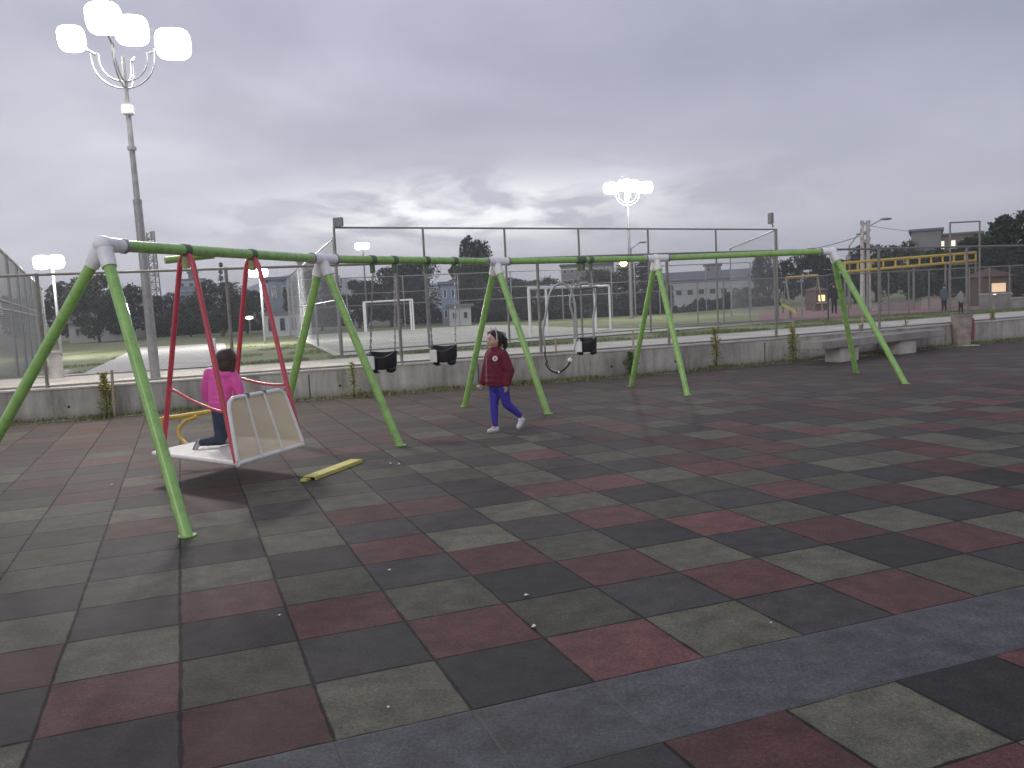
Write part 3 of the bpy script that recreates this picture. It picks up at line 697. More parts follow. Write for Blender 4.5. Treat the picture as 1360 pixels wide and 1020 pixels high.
# smaller distant lamps
def far_lamp(px, py, D, label, hs, by=None, energy=0, lit=LIT):
    t = pd(px, py, D); o = thing('street_lamp', (t.x, t.y, 0), label, 'street lamp')
    MB().tube([(t.x, t.y+.3, 0), (t.x, t.y+.3, t.z+.1)], .07, 10).build('pole', GALV, o, smooth='auto')
    for s_ in (-1, 1): head(o, t+Vector((s_*hs*.42, 0, 0)), Vector((s_*1.5, 0, t.z-4)), (hs*.8, .2, hs*.75), lit=lit)
    if energy:
        ld = bpy.data.lights.new('lamp_light', 'POINT'); ld.energy = energy; ld.shadow_soft_size = .4
        l = bpy.data.objects.new('lamp_light', ld); COL.objects.link(l); l.parent = o; l.location = t+Vector((0, -.8, -.3))-Vector(o.location)
far_lamp(65, 348, 42, 'bright twin floodlight at the far left above the court fence', .85, energy=1200)
far_lamp(343, 362, 46, 'bright twin floodlight glowing between the red hanger bars', .6, energy=900)
far_lamp(481, 327, 75, 'small dim floodlight above the trees left of the pitch', .75)
ORANGE = mat('orange_lamp_glass', (1, .7, .3), .4, emit=((1, .62, .22), 9))
sl_ = pd(828, 350, 66); o = thing('street_lamp', (sl_.x, sl_.y, 0), 'orange street lamp glowing just under the green beam', 'street lamp')
MB().tube([(sl_.x+.8, sl_.y, 0), (sl_.x+.8, sl_.y, sl_.z+.3), (sl_.x, sl_.y, sl_.z+.32)], .06, 8).build('pole', GALVD, o, smooth='auto')
MB().ell(sl_, (.28, .26, .22)).build('lamp_globe', ORANGE, o, smooth=True)
# plain gooseneck lamps, off
def goose(px0, py0, px1, py1, D, base_z, label):
    a, b = pd(px0, py0, D), pd(px1, py1, D); o = thing('street_lamp', (a.x, a.y, base_z), label, 'street lamp')
    MB().tube([(a.x, a.y, base_z), a], [.09, .05], 10).build('pole', GALVD, o, smooth='auto')
    MB().tube([a-Vector((0, 0, .05)), b], .035, 8).build('arm', GALVD, o, smooth='auto'); MB().ell(b+Vector((.25, 0, 0)), (.42, .16, .09)).build('lamp_head', GALV, o, smooth=True)
goose(838, 330, 850, 322, 85, 0, 'unlit street lamp with upturned arm beyond the distant floodlight post')
goose(1153, 300, 1172, 291, 60, 0, 'unlit street lamp with long arm beside the twin utility pole')
goose(1128, 326, 1140, 311, 62, 0, 'unlit street lamp left of the twin utility pole')

# ------------------------------------------------------------------ trees
def crown(mb, c, rx, ry, rz, n, leaf, rng, conic=False):
    blobs = []
    for _ in range(80 if conic else max(16, int(n/240))):
        a = rng.uniform(0, 2*math.pi); zz = rng.uniform(-.8, .85); rr = math.sqrt(max(.05, 1-zz*zz))*rng.uniform(.35, .85)
        if conic: tr_ = rng.randrange(10)/10; zz = -1+2*tr_; rr = (1.08-tr_)**1.3*rng.uniform(.1, .95)
        blobs.append((Vector((math.cos(a)*rr*rx, math.sin(a)*rr*ry, zz*rz)), rng.uniform(.24, .46)*(.55 if conic else 1)))
    for k in range(n):
        b, s = rng.choice(blobs); v = Vector((rng.gauss(0, 1), rng.gauss(0, 1), rng.gauss(0, 1))).normalized()*rng.uniform(.5, 1.05)**.6
        p = c+b+Vector((v.x*rx*s, v.y*ry*s, v.z*rz*s*(.42 if conic else 1.05))); l = leaf*rng.uniform(.6, 1.3)
        a = Vector((rng.gauss(0, 1), rng.gauss(0, 1), rng.gauss(0, 1))).normalized(); q = a.cross(Vector((rng.random(), rng.random(), rng.random()))).normalized()
        mb.add([p-a*l, p+q*l*.45, p+a*l, p-q*l*.45], [(0, 1, 2, 3)])
    return blobs
PROTO = []
def tree_proto(seed, h, rx, ch, conic, lm, n=5200, leaf=.17):
    rng = random.Random(seed); o = thing('tree', (0, 0, 0), 'x', 'tree')
    c = Vector((0, 0, h-ch/2)); mb = MB(); bl = crown(mb, c, rx, rx*.9, ch/2, n, leaf, rng, conic)
    mb.build('crown', lm, o)
    tr = MB(); tr.tube([(0, 0, -.1), (rx*.04, 0, (h-ch)*.6), (-rx*.03, .05, h-ch*.55)], [h*.028, h*.022, h*.012], 8)
    for b, s in bl[:7]:
        if not conic: tr.tube(arc([Vector((0, 0, (h-ch)*.8)), Vector((b.x*.4, b.y*.4, h-ch*.8)), c+b], 3), [h*.012]*3+[h*.009]*2+[h*.004]*2, 6)
    tr.build('trunk', BARK, o, smooth='auto'); return o, h, rx
PROTO = [tree_proto(1, 5.5, 2.7, 4.7, False, LEAF[0]), tree_proto(2, 6.0, 2.3, 5.2, False, LEAF[1]), tree_proto(3, 5.0, 3.0, 4.2, False, LEAF[0]),
         tree_proto(4, 8.0, 1.5, 7.2, True, LEAF[1], 1500, .15), tree_proto(5, 6.5, 3.1, 6.0, False, LEAF[2], 6500, .18)]
used = set()
def tree(kind, px, top, hw, D, label, group='dark trees beyond the pitch and paths', name='tree'):
    o, h, rx = PROTO[kind]
    if kind in used: o = copy_tree(o)
    used.add(kind); x = pd(px, 400, D).x; zt_ = pd(px, top, D).z; w_ = hw*(1.0 if kind == 3 else 1.18)*D/F
    o.location = (x, D, 0); o.scale = (w_/rx, w_/rx, zt_/h); o.rotation_euler[2] = random.uniform(0, 6.28)
    o['label'] = label; o['group'] = group; return o
TL = [
 (0, 28, 392, 30, 78, 'dark tree behind the far left court fence'),
 (1, 95, 378, 32, 80, 'dark tree just right of the glowing far left floodlight'),
 (0, 128, 366, 34, 70, 'wide dark tree framed under the first white corner joint'),
 (2, 165, 385, 30, 74, 'dark tree between the first green leg and the lamp pole'),
 (1, 215, 392, 28, 82, 'dark tree behind the left red hanger bar'),
 (2, 250, 398, 28, 76, 'low dark tree framed between the two left red bars'),
 (1, 292, 375, 32, 70, 'full dark tree below the narrow spiky conifer'),
 (3, 297, 343, 11, 90, 'narrow spiky conifer rising above the left tree line'),
 (0, 325, 385, 26, 78, 'dark tree behind the second red hanger'),
 (2, 398, 376, 26, 66, 'dark tree right of the blue grey building'),
 (1, 425, 362, 26, 72, 'dark tree behind the second swing frame joint'),
 (0, 475, 372, 30, 78, 'dark tree behind the left bucket swing chains'),
 (1, 520, 355, 36, 75, 'tall dark tree above the far small goal'),
 (4, 552, 350, 36, 82, 'greenish tree right of the far small goal'),
 (1, 632, 319, 21, 78, 'pointed dark tree top standing above the green beam'),
 (0, 625, 352, 34, 84, 'dark tree beneath the pointed tree top'),
 (1, 672, 372, 32, 76, 'dark tree behind the girl in the red jacket'),
 (2, 722, 374, 34, 72, 'dark tree behind the near football goal'),
 (0, 765, 372, 34, 80, 'dark tree behind the hose hoop swings'),
 (4, 800, 362, 34, 86, 'tree left of the orange street lamp'),
 (1, 848, 348, 30, 78, 'dark tree lit by the orange street lamp'),
 (3, 858, 340, 12, 92, 'thin conifer right of the distant floodlight post'),
 (2, 880, 376, 18, 74, 'small dark tree behind the fourth swing frame'),
 (0, 1022, 338, 22, 88, 'dark tree left of the right pitch fence corner'),
 (2, 1070, 338, 30, 92, 'dark tree mass left of the last white joint'),
 (1, 1108, 345, 30, 86, 'dark tree behind the last pair of green legs'),
 (0, 1165, 322, 34, 80, 'broad dark tree behind the twin utility pole'),
 (2, 1205, 328, 34, 84, 'broad dark tree left of the grey block house'),
 (4, 1258, 334, 32, 62, 'tree in front of the grey block house'),
 (4, 1295, 318, 30, 58, 'green tree right of the tall bare fence frame'),
 (4, 1345, 290, 42, 52, 'largest tree at the right edge of the photo'),
 (4, 1400, 300, 45, 50, 'tree cut off by the right edge of the photo'),
 (0, 1225, 352, 30, 74, 'low dark tree behind the yellow climbing bars'),
 (1, 1320, 345, 30, 66, 'dark tree behind the lit kiosk'),
 (0, 1135, 352, 26, 76, 'low dark tree right of the last green legs'),
 (2, 985, 385, 26, 96, 'low dark trees behind the mesh fence right of the pitch'),
]
for a in TL: tree(*a)

# low hedge and undergrowth beneath the tree line, distant hills
HD = leafmat('hedge_leaves', (.042, .05, .038))
hg = MB(); rng = random.Random(11)
for k in range(9000):
    t = rng.random(); x = -34+62*t; y = 84+10*math.sin(t*7)+rng.uniform(-2, 2); z = rng.random()**1.3*(1.35+.5*math.sin(t*37)+.45*math.sin(t*91+1))*(1 if x < 2 else .6); l = rng.uniform(.15, .42)
    a = Vector((rng.gauss(0, 1), rng.gauss(0, 1), rng.gauss(0, 1))).normalized(); q = a.cross(Vector((rng.random(), rng.random(), 1))).normalized(); p = Vector((x, y, z))
    hg.add([p-a*l, p+q*l*.5, p+a*l, p-q*l*.5], [(0, 1, 2, 3)])
tag(hg.build('undergrowth', HD), 'dark undergrowth below the tree line beyond the pitch', 'undergrowth', kind='stuff')
HILL = mat('hill_haze', (.30, .32, .36), 1.0, var=.1, scale=.02)
hm = MB(); rng = random.Random(3)
for i in range(81):
    x = -700+17.5*i; h = 17+10*math.sin(i*.21+1)+5*math.sin(i*.67)+2*rng.random()
    if x < -150: h += 4
    hm.v += [Vector((x, 640, -2)), Vector((x, 660, h*.55)), Vector((x, 720, h))]
for i in range(80):
    for j in (0, 1): a = 3*i+j; hm.f.append((a, a+3, a+4, a+1))
tag(hm.build('hills', HILL, smooth=True), kind='structure')

# ------------------------------------------------------------------ buildings
WALLM = {'grey': mat('grey_render', (.24, .235, .235), .9, var=.1, scale=.6), 'pale': mat('pale_render', (.46, .47, .50), .9, var=.08, scale=.6), 'blue': mat('blue_render', (.20, .27, .38), .9, var=.08),
         'bluegrey': mat('blue_grey_render', (.24, .28, .34), .9, var=.08), 'white': mat('white_render', (.5, .5, .52), .9, var=.08), 'dark': mat('dark_grey_roofing', (.16, .17, .19), .8, var=.1), 'brown': mat('brown_render', (.24, .2, .18), .9)}
WIN = mat('window_glass', (.04, .05, .065), .15); WLIT = mat('lit_window', (.9, .85, .7), .4, emit=((1, .92, .72), .9))
def building(name, label, x0, x1, yt, D, wall_m, rows=2, cols=3, depth=8, roof='flat', roof_m='dark', lit=(), by=None, balc=None, winw=.5, winh=.45):
    a, b = pd(x0, yt, D), pd(x1, yt, D); zt_ = (a.z+b.z)/2; w_ = b.x-a.x; cx_ = (a.x+b.x)/2; z0 = -.1
    o = thing(name, (cx_, D, 0), label, 'building')
    MB().box((cx_, D+depth/2, (zt_+z0)/2), (w_, depth, zt_-z0)).build('wall', WALLM[wall_m], o)
    if roof == 'flat': MB().box((cx_, D+depth/2, zt_+.14), (w_+.5, depth+.5, .24)).build('roof', WALLM[roof_m], o)
    elif roof == 'pitch':
        h = min(1.3, w_*.18); v = [(a.x-.4, D-.4, zt_+.02), (b.x+.4, D-.4, zt_+.02), (b.x+.4, D+depth+.4, zt_+.02), (a.x-.4, D+depth+.4, zt_+.02), (a.x-.4, D+depth/2, zt_+h), (b.x+.4, D+depth/2, zt_+h)]
        MB().add(v, [(0, 1, 5, 4), (2, 3, 4, 5), (0, 4, 3), (1, 2, 5), (0, 3, 2, 1)]).build('roof', WALLM[roof_m], o)
    o.rotation_euler[2] = -math.atan2(cx_, D)
    sh = zt_/max(rows, 1)
    for r_ in range(rows):
        for c_ in range(cols):
            wx = a.x+w_*(c_+.5)/cols; wz = sh*(r_+.55); ww, wh = w_/cols*winw, sh*winh
            f_ = MB().box((wx, D-.02, wz), (ww, .10, wh)).build('window', WALLM['white'], o)
            MB().box((wx, D-.085, wz), (ww-.16, .02, wh-.16)).build('pane', WLIT if (r_, c_) in lit else WIN, f_)
        if balc:
            MB().box((cx_, D-.6, sh*(r_+.08)), (w_*.92, 1.1, .14)).build('balcony', WALLM['white'], o)
            MB().box((cx_, D-1.13, sh*(r_+.08)+.5), (w_*.92, .05, .75)).build('balcony_railing', WALLM[balc], o)
    return o
building('apartment_building', 'pale apartment block with blue balconies seen between the left red bars', 236, 271, 372, 170, 'pale', 4, 3, 10, balc='blue')
building('roof_stair_tower', 'small dark stair tower rising behind the blue balcony block', 250, 262, 362, 185, 'dark', 3, 1, 5)
building('house', 'blue grey house with dark flat roof left of the second swing frame', 356, 383, 372, 72, 'bluegrey', 2, 2, 7)
building('workshop', 'white building with wide dark doorway below the blue grey house', 352, 412, 418, 62, 'white', 1, 4, 6, winw=.62, winh=.7)
building('house', 'pale low house seen through the tree trunks at far left', 95, 175, 428, 74, 'white', 1, 4, 6, roof='pitch', winw=.3)
building('house', 'pale house with white gable behind the lamp pole', 180, 240, 422, 84, 'pale', 1, 3, 6, roof='pitch', winw=.3)
building('house', 'pale wall with dark shrubs behind the far small goal', 470, 560, 408, 88, 'pale', 1, 5, 6, winw=.28)
building('house', 'blue topped house between the bucket swings and the red jacket girl', 585, 606, 378, 72, 'blue', 2, 2, 6)
building('house', 'white annex right of the blue topped house', 596, 625, 408, 68, 'white', 1, 2, 5)
building('apartment_building', 'grey hillside block peeking above the beam left of the orange lamp', 776, 815, 342, 150, 'grey', 4, 4, 12)
building('apartment_building', 'wide grey apartment block with many windows behind the hoop swings', 745, 812, 352, 130, 'grey', 4, 7, 12)
building('warehouse', 'long low warehouse with grey roof and row of high dark windows', 880, 1012, 371, 108, 'pale', 1, 9, 14, roof='pitch', winw=.6, winh=.22)
building('house', 'boxy flat roofed house on top of the long warehouse roof line', 936, 957, 352, 135, 'grey', 4, 2, 8)
building('house', 'grey block house with dark flat roof at upper right', 1212, 1248, 307, 90, 'grey', 0, 1, 9)
building('apartment_building', 'apartment building with lit windows right of the grey block house', 1247, 1300, 312, 96, 'brown', 3, 4, 9, lit=((2, 0), (2, 1)))
building('house', 'distant pale block behind the second bay of the swing', 395, 418, 346, 190, 'grey', 4, 3, 9)

# ------------------------------------------------------------------ telecom mast
mast = thing('telecom_mast', pd(203, 440, 120), 'grey lattice telecom mast behind the tall lamp pole', 'mast')
a = pd(209, 440, 120); tz_ = pd(199, 308, 120); mb = MB(); w0, w1 = .75, .5
bx_, by_ = a.x, a.y; hT = tz_.z
for s1, s2 in ((-1, -1), (1, -1), (1, 1), (-1, 1)): mb.tube([(bx_+s1*w0, by_+s2*w0, 0), (bx_+s1*w1, by_+s2*w1, hT)], .09, 5)
n = 14
for k in range(n):
    z0, z1 = hT*k/n, hT*(k+1)/n; wa, wb = lerp(w0, w1, k/n), lerp(w0, w1, (k+1)/n); s = 1 if k % 2 else -1
    for q in (-1, 1):
        mb.tube([(bx_-s*wa, by_+q*wa, z0), (bx_+s*wb, by_+q*wb, z1)], .06, 4); mb.tube([(bx_-wa, by_+q*wa, z0), (bx_+wa, by_+q*wa, z0)], .05, 4)
mb.build('lattice', GALVD, mast)
for k, (dz, s) in enumerate(((0, 1), (-1.3, -1), (-3.2, 1), (-4.5, 1), (-.6, -1))):
    MB().box((bx_+s*.85, by_-.6, hT+dz-.5), (.35, .25, 1.1)).build('antenna', GALV, mast)

# ------------------------------------------------------------------ utility pole and wires
up_ = pd(1150, 415, 58)
ut = thing('utility_pole', (up_.x, up_.y, 0), 'twin concrete utility pole with insulators right of the last swing leg', 'utility pole')
zt_ = pd(1150, 293, 58).z
for s in (-.17, .17): MB().tube([(up_.x+s*1.3, 58, 0), (up_.x+s, 58, zt_)], [.17, .11], 10).build('pole', CONCL, ut, smooth='auto')
for k in range(5):
    ins = MB().box((up_.x, 58, zt_-.2-.55*k), (.62, .12, .10)).build('cross_arm', CONC, ut)
    for s in (-.3, .3): MB().tube([(up_.x+s, 57.95, zt_-.15-.55*k), (up_.x+s, 57.95, zt_+.02-.55*k)], .05, 8).build('insulator', GALV, ins, smooth='auto')
def cable(p, q, sag, label, r=.018):
    p, q = Vector(p), Vector(q); pts = [lerp(p, q, k/16)-Vector((0, 0, sag*4*(k/16)*(1-k/16))) for k in range(17)]
    tag(MB().tube(pts, r, 5).build('overhead_cable', GALVD, smooth='auto'), label, 'cable')
cable((up_.x, 58, zt_-.9), pd(985, 334, 80), .6, 'thin overhead cable running left from the twin utility pole', .03)
cable((up_.x, 58, zt_-.3), pd(1420, 318, 60), .3, 'thin overhead cable running right from the twin utility pole', .016)

# ------------------------------------------------------------------ goals
def goal(a0, a1, dv, label, h=2.1, r=.065):
    a0, a1, dv = Vector(a0), Vector(a1), Vector(dv)
    o = thing('football_goal', a0, label, 'goal', 'white football goals'); Z = Vector((0, 0, h))
    for p in (a0, a1): MB().tube([p, p+Z], r, 10).build('goal_post', WHITE, o, smooth='auto')
    MB().tube([a0+Z, a1+Z], r, 10).build('crossbar', WHITE, o, smooth='auto')
    for p in (a0, a1):
        MB().tube([p+Z, p+dv+Z], r*.8, 8).build('top_depth_bar', WHITE, o, smooth='auto'); MB().tube([p+dv+Z, p+dv], r*.8, 8).build('rear_post', WHITE, o, smooth='auto'); MB().tube([p+dv+Vector((0, 0, .05)), p+Vector((0, 0, .05))], r*.6, 8).build('ground_bar', WHITE, o, smooth='auto')
    MB().tube([a0+dv+Z, a1+dv+Z], r*.6, 8).build('rear_top_bar', WHITE, o, smooth='auto')
goal(at(705, 449), (4.05, 40.2, 0), (.75, .55, 0), 'near white football goal behind the hose hoop swings')
goal(at(485, 441), at(547, 439), (.25, -.9, 0), 'small far white football goal seen between the bucket swing chains')

# ------------------------------------------------------------------ right-hand play area
mk = thing('climbing_bars', pd(1205, 415, 50), 'yellow overhead climbing bars above the red play surface', 'climbing frame')
a, b = pd(1122, 361, 47), pd(1296, 346, 52); nrm = Vector((-.1, 1.0, 0)).normalized()*.8
for off, dz in ((Vector(), 0), (nrm, .05), (Vector((0, 0, .48)), 0), (nrm+Vector((0, 0, .48)), .0)):
    MB().tube([a+off, b+off], .075, 8).build('side_rail', YEL, mk, smooth='auto')
for k in range(12):
    p = lerp(a, b, k/11); MB().tube([p, p+nrm], .045, 6).build('rung', YEL, mk, smooth='auto'); MB().tube([p, p+Vector((0, 0, .48))], .06, 6).build('upright', YEL, mk, smooth='auto')
for k in (0, .25, .5, .75, 1):
    p = lerp(a, b, k); MB().tube([(p.x, p.y, 0), p], .06, 8).build('leg', GALVD, mk, smooth='auto')
sf = thing('swing_frame', pd(1065, 418, 55), 'small yellow topped play frame left of the last green legs', 'play frame')
a, b = pd(1044, 369, 55), pd(1086, 366, 55); MB().tube([a, b], .09, 10).build('top_beam', YEL, sf, smooth='auto')
for p in (a, b):
    for s in (-.8, .8): MB().tube([p, (p.x, p.y+s, 0)], .05, 8).build('leg', GALVD, sf, smooth='auto')
ss_ = thing('seesaw', pd(1049, 417, 45), 'tilted pale yellow seesaw plank on the red surface', 'seesaw')
a, b = pd(1039, 404, 45), pd(1060, 417, 44.5); d = (b-a); MB().box((a+b)/2, (d.length, .28, .09), rot=d.to_track_quat('X', 'Z').to_matrix(), bev=.01).build('plank', YELP, ss_)
c = (a+b)/2; MB().tube([(c.x, c.y, 0), (c.x, c.y, c.z)], .07, 8).build('pivot_post', GALVD, ss_)
for s in (.1, .9): p = lerp(a, b, s); MB().tube([p+Vector((0, -.12, 0)), p+Vector((0, 0, .25)), p+Vector((0, .12, 0))], .02, 6).build('handle', GALVD, ss_)
PINK = mat('pinkish_blocks', (.36, .31, .30), .9)
for k, (x0, x1, yt, yb, D, lb) in enumerate(((1166, 1182, 404, 413, 50, 'low pale step block at the left of the play area'), (1182, 1214, 401, 412, 51, 'long pale low wall in the middle of the play area'),
        (1232, 1252, 396, 415, 48, 'square pale block left of the tall frame post'), (1253, 1278, 398, 416, 50, 'wide pale block right of the tall frame post'))):
    a, b = pd(x0, yt, D), pd(x1, yt, D); o = thing('concrete_block', ((a.x+b.x)/2, D, 0), lb, 'block')
    MB().box(((a.x+b.x)/2, D+.4, a.z/2), (b.x-a.x, .8, max(.2, a.z)), bev=.02).build('block_body', PINK, o)
    MB().box(((a.x+b.x)/2, D+.4, a.z+.03), (b.x-a.x+.06, .86, .05), bev=.01).build('cap', CONC, o)
for (x0, x1, yt, D, lb) in ((1302, 1342, 392, 43, 'grey concrete boundary wall at the right below the kiosk'), (1343, 1420, 397, 42, 'grey boundary wall at the right edge of the photo')):
    a, b = pd(x0, yt, D), pd(x1, yt, D); o = thing('boundary_wall', ((a.x+b.x)/2, D, 0), lb, 'wall')
    MB().box(((a.x+b.x)/2, D, a.z/2), (b.x-a.x, .2, a.z)).build('wall_body', CONC, o); MB().box(((a.x+b.x)/2, D, a.z+.04), (b.x-a.x, .3, .06)).build('coping', CONCL, o)
# lit kiosk and stall
KW = mat('kiosk_wall', (.13, .08, .06), .8); WARM = mat('lit_kiosk_front', (.9, .7, .5), .5, emit=((1, .66, .40), .5)); 
def kiosk(x0, x1, yt, D, label, m):
    a, b = pd(x0, yt, D), pd(x1, yt, D); cx_ = (a.x+b.x)/2; w_ = b.x-a.x; o = thing('kiosk', (cx_, D, 0), label, 'kiosk')
    MB().box((cx_, D+1, a.z/2), (w_, 2, a.z)).build('wall', KW, o)
    MB().add([(cx_-w_*.6, D-.3, a.z+.02), (cx_+w_*.6, D-.3, a.z+.02), (cx_+w_*.6, D+2.3, a.z+.02), (cx_-w_*.6, D+2.3, a.z+.02), (cx_, D+1, a.z+w_*.35)], [(0, 1, 4), (1, 2, 4), (2, 3, 4), (3, 0, 4), (0, 3, 2, 1)]).build('roof', KW, o)
    f_ = MB().box((cx_, D-.03, a.z*.62), (w_*.50, .08, a.z*.30)).build('counter_opening', m, o); MB().box((cx_, D-.15, a.z*.38), (w_*.84, .35, .06)).build('counter', CONCL, o)
kiosk(1308, 1344, 368, 50, 'warmly lit kiosk with peaked roof at the right', WARM)
kiosk(1350, 1392, 372, 51, 'second warmly lit kiosk cut off at the right edge', WARM)
kiosk(1083, 1099, 386, 58, 'tiny yellow lit booth beside a dark figure', mat('lit_booth_front', (.9, .75, .3), .5, emit=((1, .8, .35), 1.3)))
bl = pd(1321, 393, 44); o = thing('ground_lamp', (bl.x, bl.y, 0), 'small bright white lamp on a short post before the kiosk', 'lamp')
MB().tube([(bl.x, bl.y, 0), bl], .035, 8).build('post', GALVD, o); MB().ell(bl, .10).build('lamp_globe', LIT, o, smooth=True)
bl = pd(345, 422, 60); 
o = thing('path_lamp', (pd(331, 422, 60).x, 60, 0), 'short lit path lamp between the red bars before the trees', 'lamp')
p = pd(331, 422, 60); MB().tube([(p.x, p.y, 0), (p.x, p.y, p.z)], .04, 8).build('post', GALVD, o); MB().ell(p, (.28, .2, .12)).build('lamp_head', mat('soft_lamp_glass', (1, 1, 1), .4, emit=((1, 1, .95), 2.5)), o, smooth=True)

# ------------------------------------------------------------------ concrete bench
bA = Vector((6.02, 16.55, 0)); bdir = (Vector((8.95, 18.55, 0))-bA).normalized(); bn = Vector((-bdir.y, bdir.x, 0)); L = 4.35; rz = math.atan2(bdir.y, bdir.x)
be = thing('concrete_bench', bA+bdir*L/2, 'long concrete slab bench on block legs behind the last green legs', 'bench')
MB().box(bA+bdir*L/2+bn*.24+Vector((0, 0, .375)), (L, .52, .15), rz=rz, bev=.012).build('seat_slab', CONC, be)
for k in (.22, .70): MB().box(bA+bdir*L*k+bn*.24+Vector((0, 0, .15)), (.62, .36, .30), rz=rz, bev=.012).build('leg_block', CONCL, be)
# bin
bn_ = at(1277, 459); bi = thing('litter_bin', bn_, 'pale cylindrical concrete litter bin with rusty red side near the bench', 'litter bin')
MB().tube([bn_, bn_+Vector((0, 0, .05)), bn_+Vector((0, 0, .70))], [.17, .19, .23], 20).build('bin_body', mat('bin_concrete', (.34, .30, .26), .9, var=.25, bump=.4), bi, smooth='auto')
MB().tube([bn_+Vector((0, 0, .68)), bn_+Vector((0, 0, .73))], .245, 20).build('bin_rim', CONC, bi, smooth='auto')
MB().tube([bn_+Vector((0, 0, .735)), bn_+Vector((0, 0, .738))], .20, 18).build('bin_mouth', BLACK, bi)
MB().box(bn_+Vector((.20, -.09, .38)), (.12, .03, .5), rz=.6).build('bin_plate', mat('rusty_red', (.30, .06, .05), .7), bi)
MB().box(bn_+Vector((0, 0, -.01)), (.6, .5, .05), bev=.01).build('bin_plinth', CONCL, bi)

# left: pale stub column and boulder, white marker post
p = at(76, 502, WT-.03); o = thing('stub_column', p, 'short weathered white stub column on the grass at left', 'column')
MB().tube([p, p+Vector((0, 0, .5))], [.13, .12], 14).build('shaft', CONCL, o, smooth='auto'); MB().tube([p+Vector((0, 0, .5)), p+Vector((0, 0, .54))], .15, 14).build('cap', CONCL, o, smooth='auto')
def rock(p, r, label, m=None):
    rng = random.Random(int(p[0]*100)); mb = MB().ell((0, 0, 0), (1, .8, .62), nu=12, nv=8)
    mb.v = [Vector(p)+Vector((v.x, v.y, v.z+.4))*r*(1+.22*math.sin(v.x*3+p[0]*9)*math.cos(v.y*4)+rng.uniform(-.05, .05)) for v in mb.v]
    tag(mb.build('stone', m or CONCL, smooth='auto'), label, 'stone', 'stones lying about')
rock(at(91, 497, WT-.04), .10, 'round white stone beside the stub column'); rock(at(1090, 474), .07, 'small white stone on the floor under the bench left end')
rock(at(635, 515), .045, 'small pale stone at the wall foot behind the red jacket girl'); rock(at(655, 513), .035, 'tiny pale stone at the wall foot'); 
p = at(284, 487, WT-.05); D = 30; a = pd(284, 462, D); 
tag(MB().box((a.x, D, .35), (.14, .14, .9), bev=.01).build('marker_post', WHITE), 'small white marker post at the edge of the concrete path', 'post')

# ------------------------------------------------------------------ staked saplings along the wall foot
def sapling(px, pyb, topy, stake, kind, label, dense=1.0, stake_top=None, w=.11):
    b = at(px, pyb); h = b.z + (pd(px, topy, b.y).z); o = thing('sapling', b, label, 'sapling', 'saplings planted along the wall')
    rng = random.Random(px)
    st = MB().tube(arc([b, b+Vector((.02, 0, h*.5)), b+Vector((-.01, .01, h*.95))], 4), [.011]*5+[.008]*4 if False else .009, 6); st.build('stem', BARK, o)
    lf = MB()
    for k in range(int(420*dense)):
        z = h*(.12+.9*rng.random()**.9); rr = w*(1.15-.5*z/h)*(1+.35*math.sin(z*21+px)); a = rng.uniform(0, 6.28); q = rng.uniform(.1, 1)
        p = b+Vector((math.cos(a)*rr*q, math.sin(a)*rr*q, z)); l = rng.uniform(.018, .042)
        d = Vector((math.cos(a), math.sin(a), rng.uniform(-.2, .9))).normalized(); s = d.cross(Vector((rng.random(), rng.random(), 1))).normalized()
        lf.add([p-d*l, p+s*l*.4, p+d*l, p-s*l*.4], [(0, 1, 2, 3)])
    lf.build('leaves', kind, o)
    if stake:
        s = thing('stake', b+Vector((stake, .03, 0)), label.replace('sapling', 'stake post of the sapling'), 'stake', 'pale wooden stakes beside the saplings')
        zt_ = h+.1 if stake_top is None else pd(px, stake_top, b.y).z; q = b+Vector((stake, .03, 0))
        MB().box(q+Vector((0, 0, zt_/2)), (.035, .035, zt_), bev=.004, rot=Matrix.Rotation(.02, 3, 'Y')).build('stake_shaft', STAKE, s)
        MB().tube([b+Vector((0, 0, zt_*.62)), b+Vector((stake, .01, zt_*.62))], .006, 5).build('tie', BLACK, s)
YG, DG = LEAF[3], leafmat('fresh_leaves', (.18, .26, .07))
sapling(142, 555, 495, .12, YG, 'bushy sapling before the wall beside the first green leg', 1.6, 492)
sapling(470, 529, 482, None, YG, 'thin yellowing sapling beside the second frame front leg', .7)
sapling(600, 516, 505, .07, DG, 'tiny sapling left of the third frame rear leg', .3, 470, .06)
sapling(733, 505, 468, .10, YG, 'sapling behind the belt swing', 1.1, 449)
sapling(838, 500, 468, -.0, DG, 'green sapling beside the fourth frame rear leg', 1.3, None, .13)
sapling(951, 491, 436, None, YG, 'slender yellow sapling right of the fourth frame', 1.0, None, .10)
sapling(1053, 482, 435, .0, YG, 'full sapling at the left end of the bench', 1.2, None, .13)
sapling(1143, 470, 432, .05, YG, 'sparse sapling behind the bench left leg', .4, 420, .09)
sapling(1203, 458, 420, .02, YG, 'bare sapling behind the middle of the bench', .35, 428, .08)
sapling(1318, 453, 412, .04, YG, 'yellow sapling right of the litter bin', .9, 405, .10)
for px, pyb, ty, lb in ((843, 498, 440, 'pale stake leaning beside the fourth frame rear leg'), (1055, 480, 426, 'pale stake behind the sapling at the bench end')):
    b = at(px, pyb); z = pd(px, ty, b.y).z; o = thing('stake', b, lb, 'stake', 'pale wooden stakes beside the saplings'); MB().box(b+Vector((0, .03, z/2)), (.035, .035, z), bev=.004).build('stake_shaft', STAKE, o)
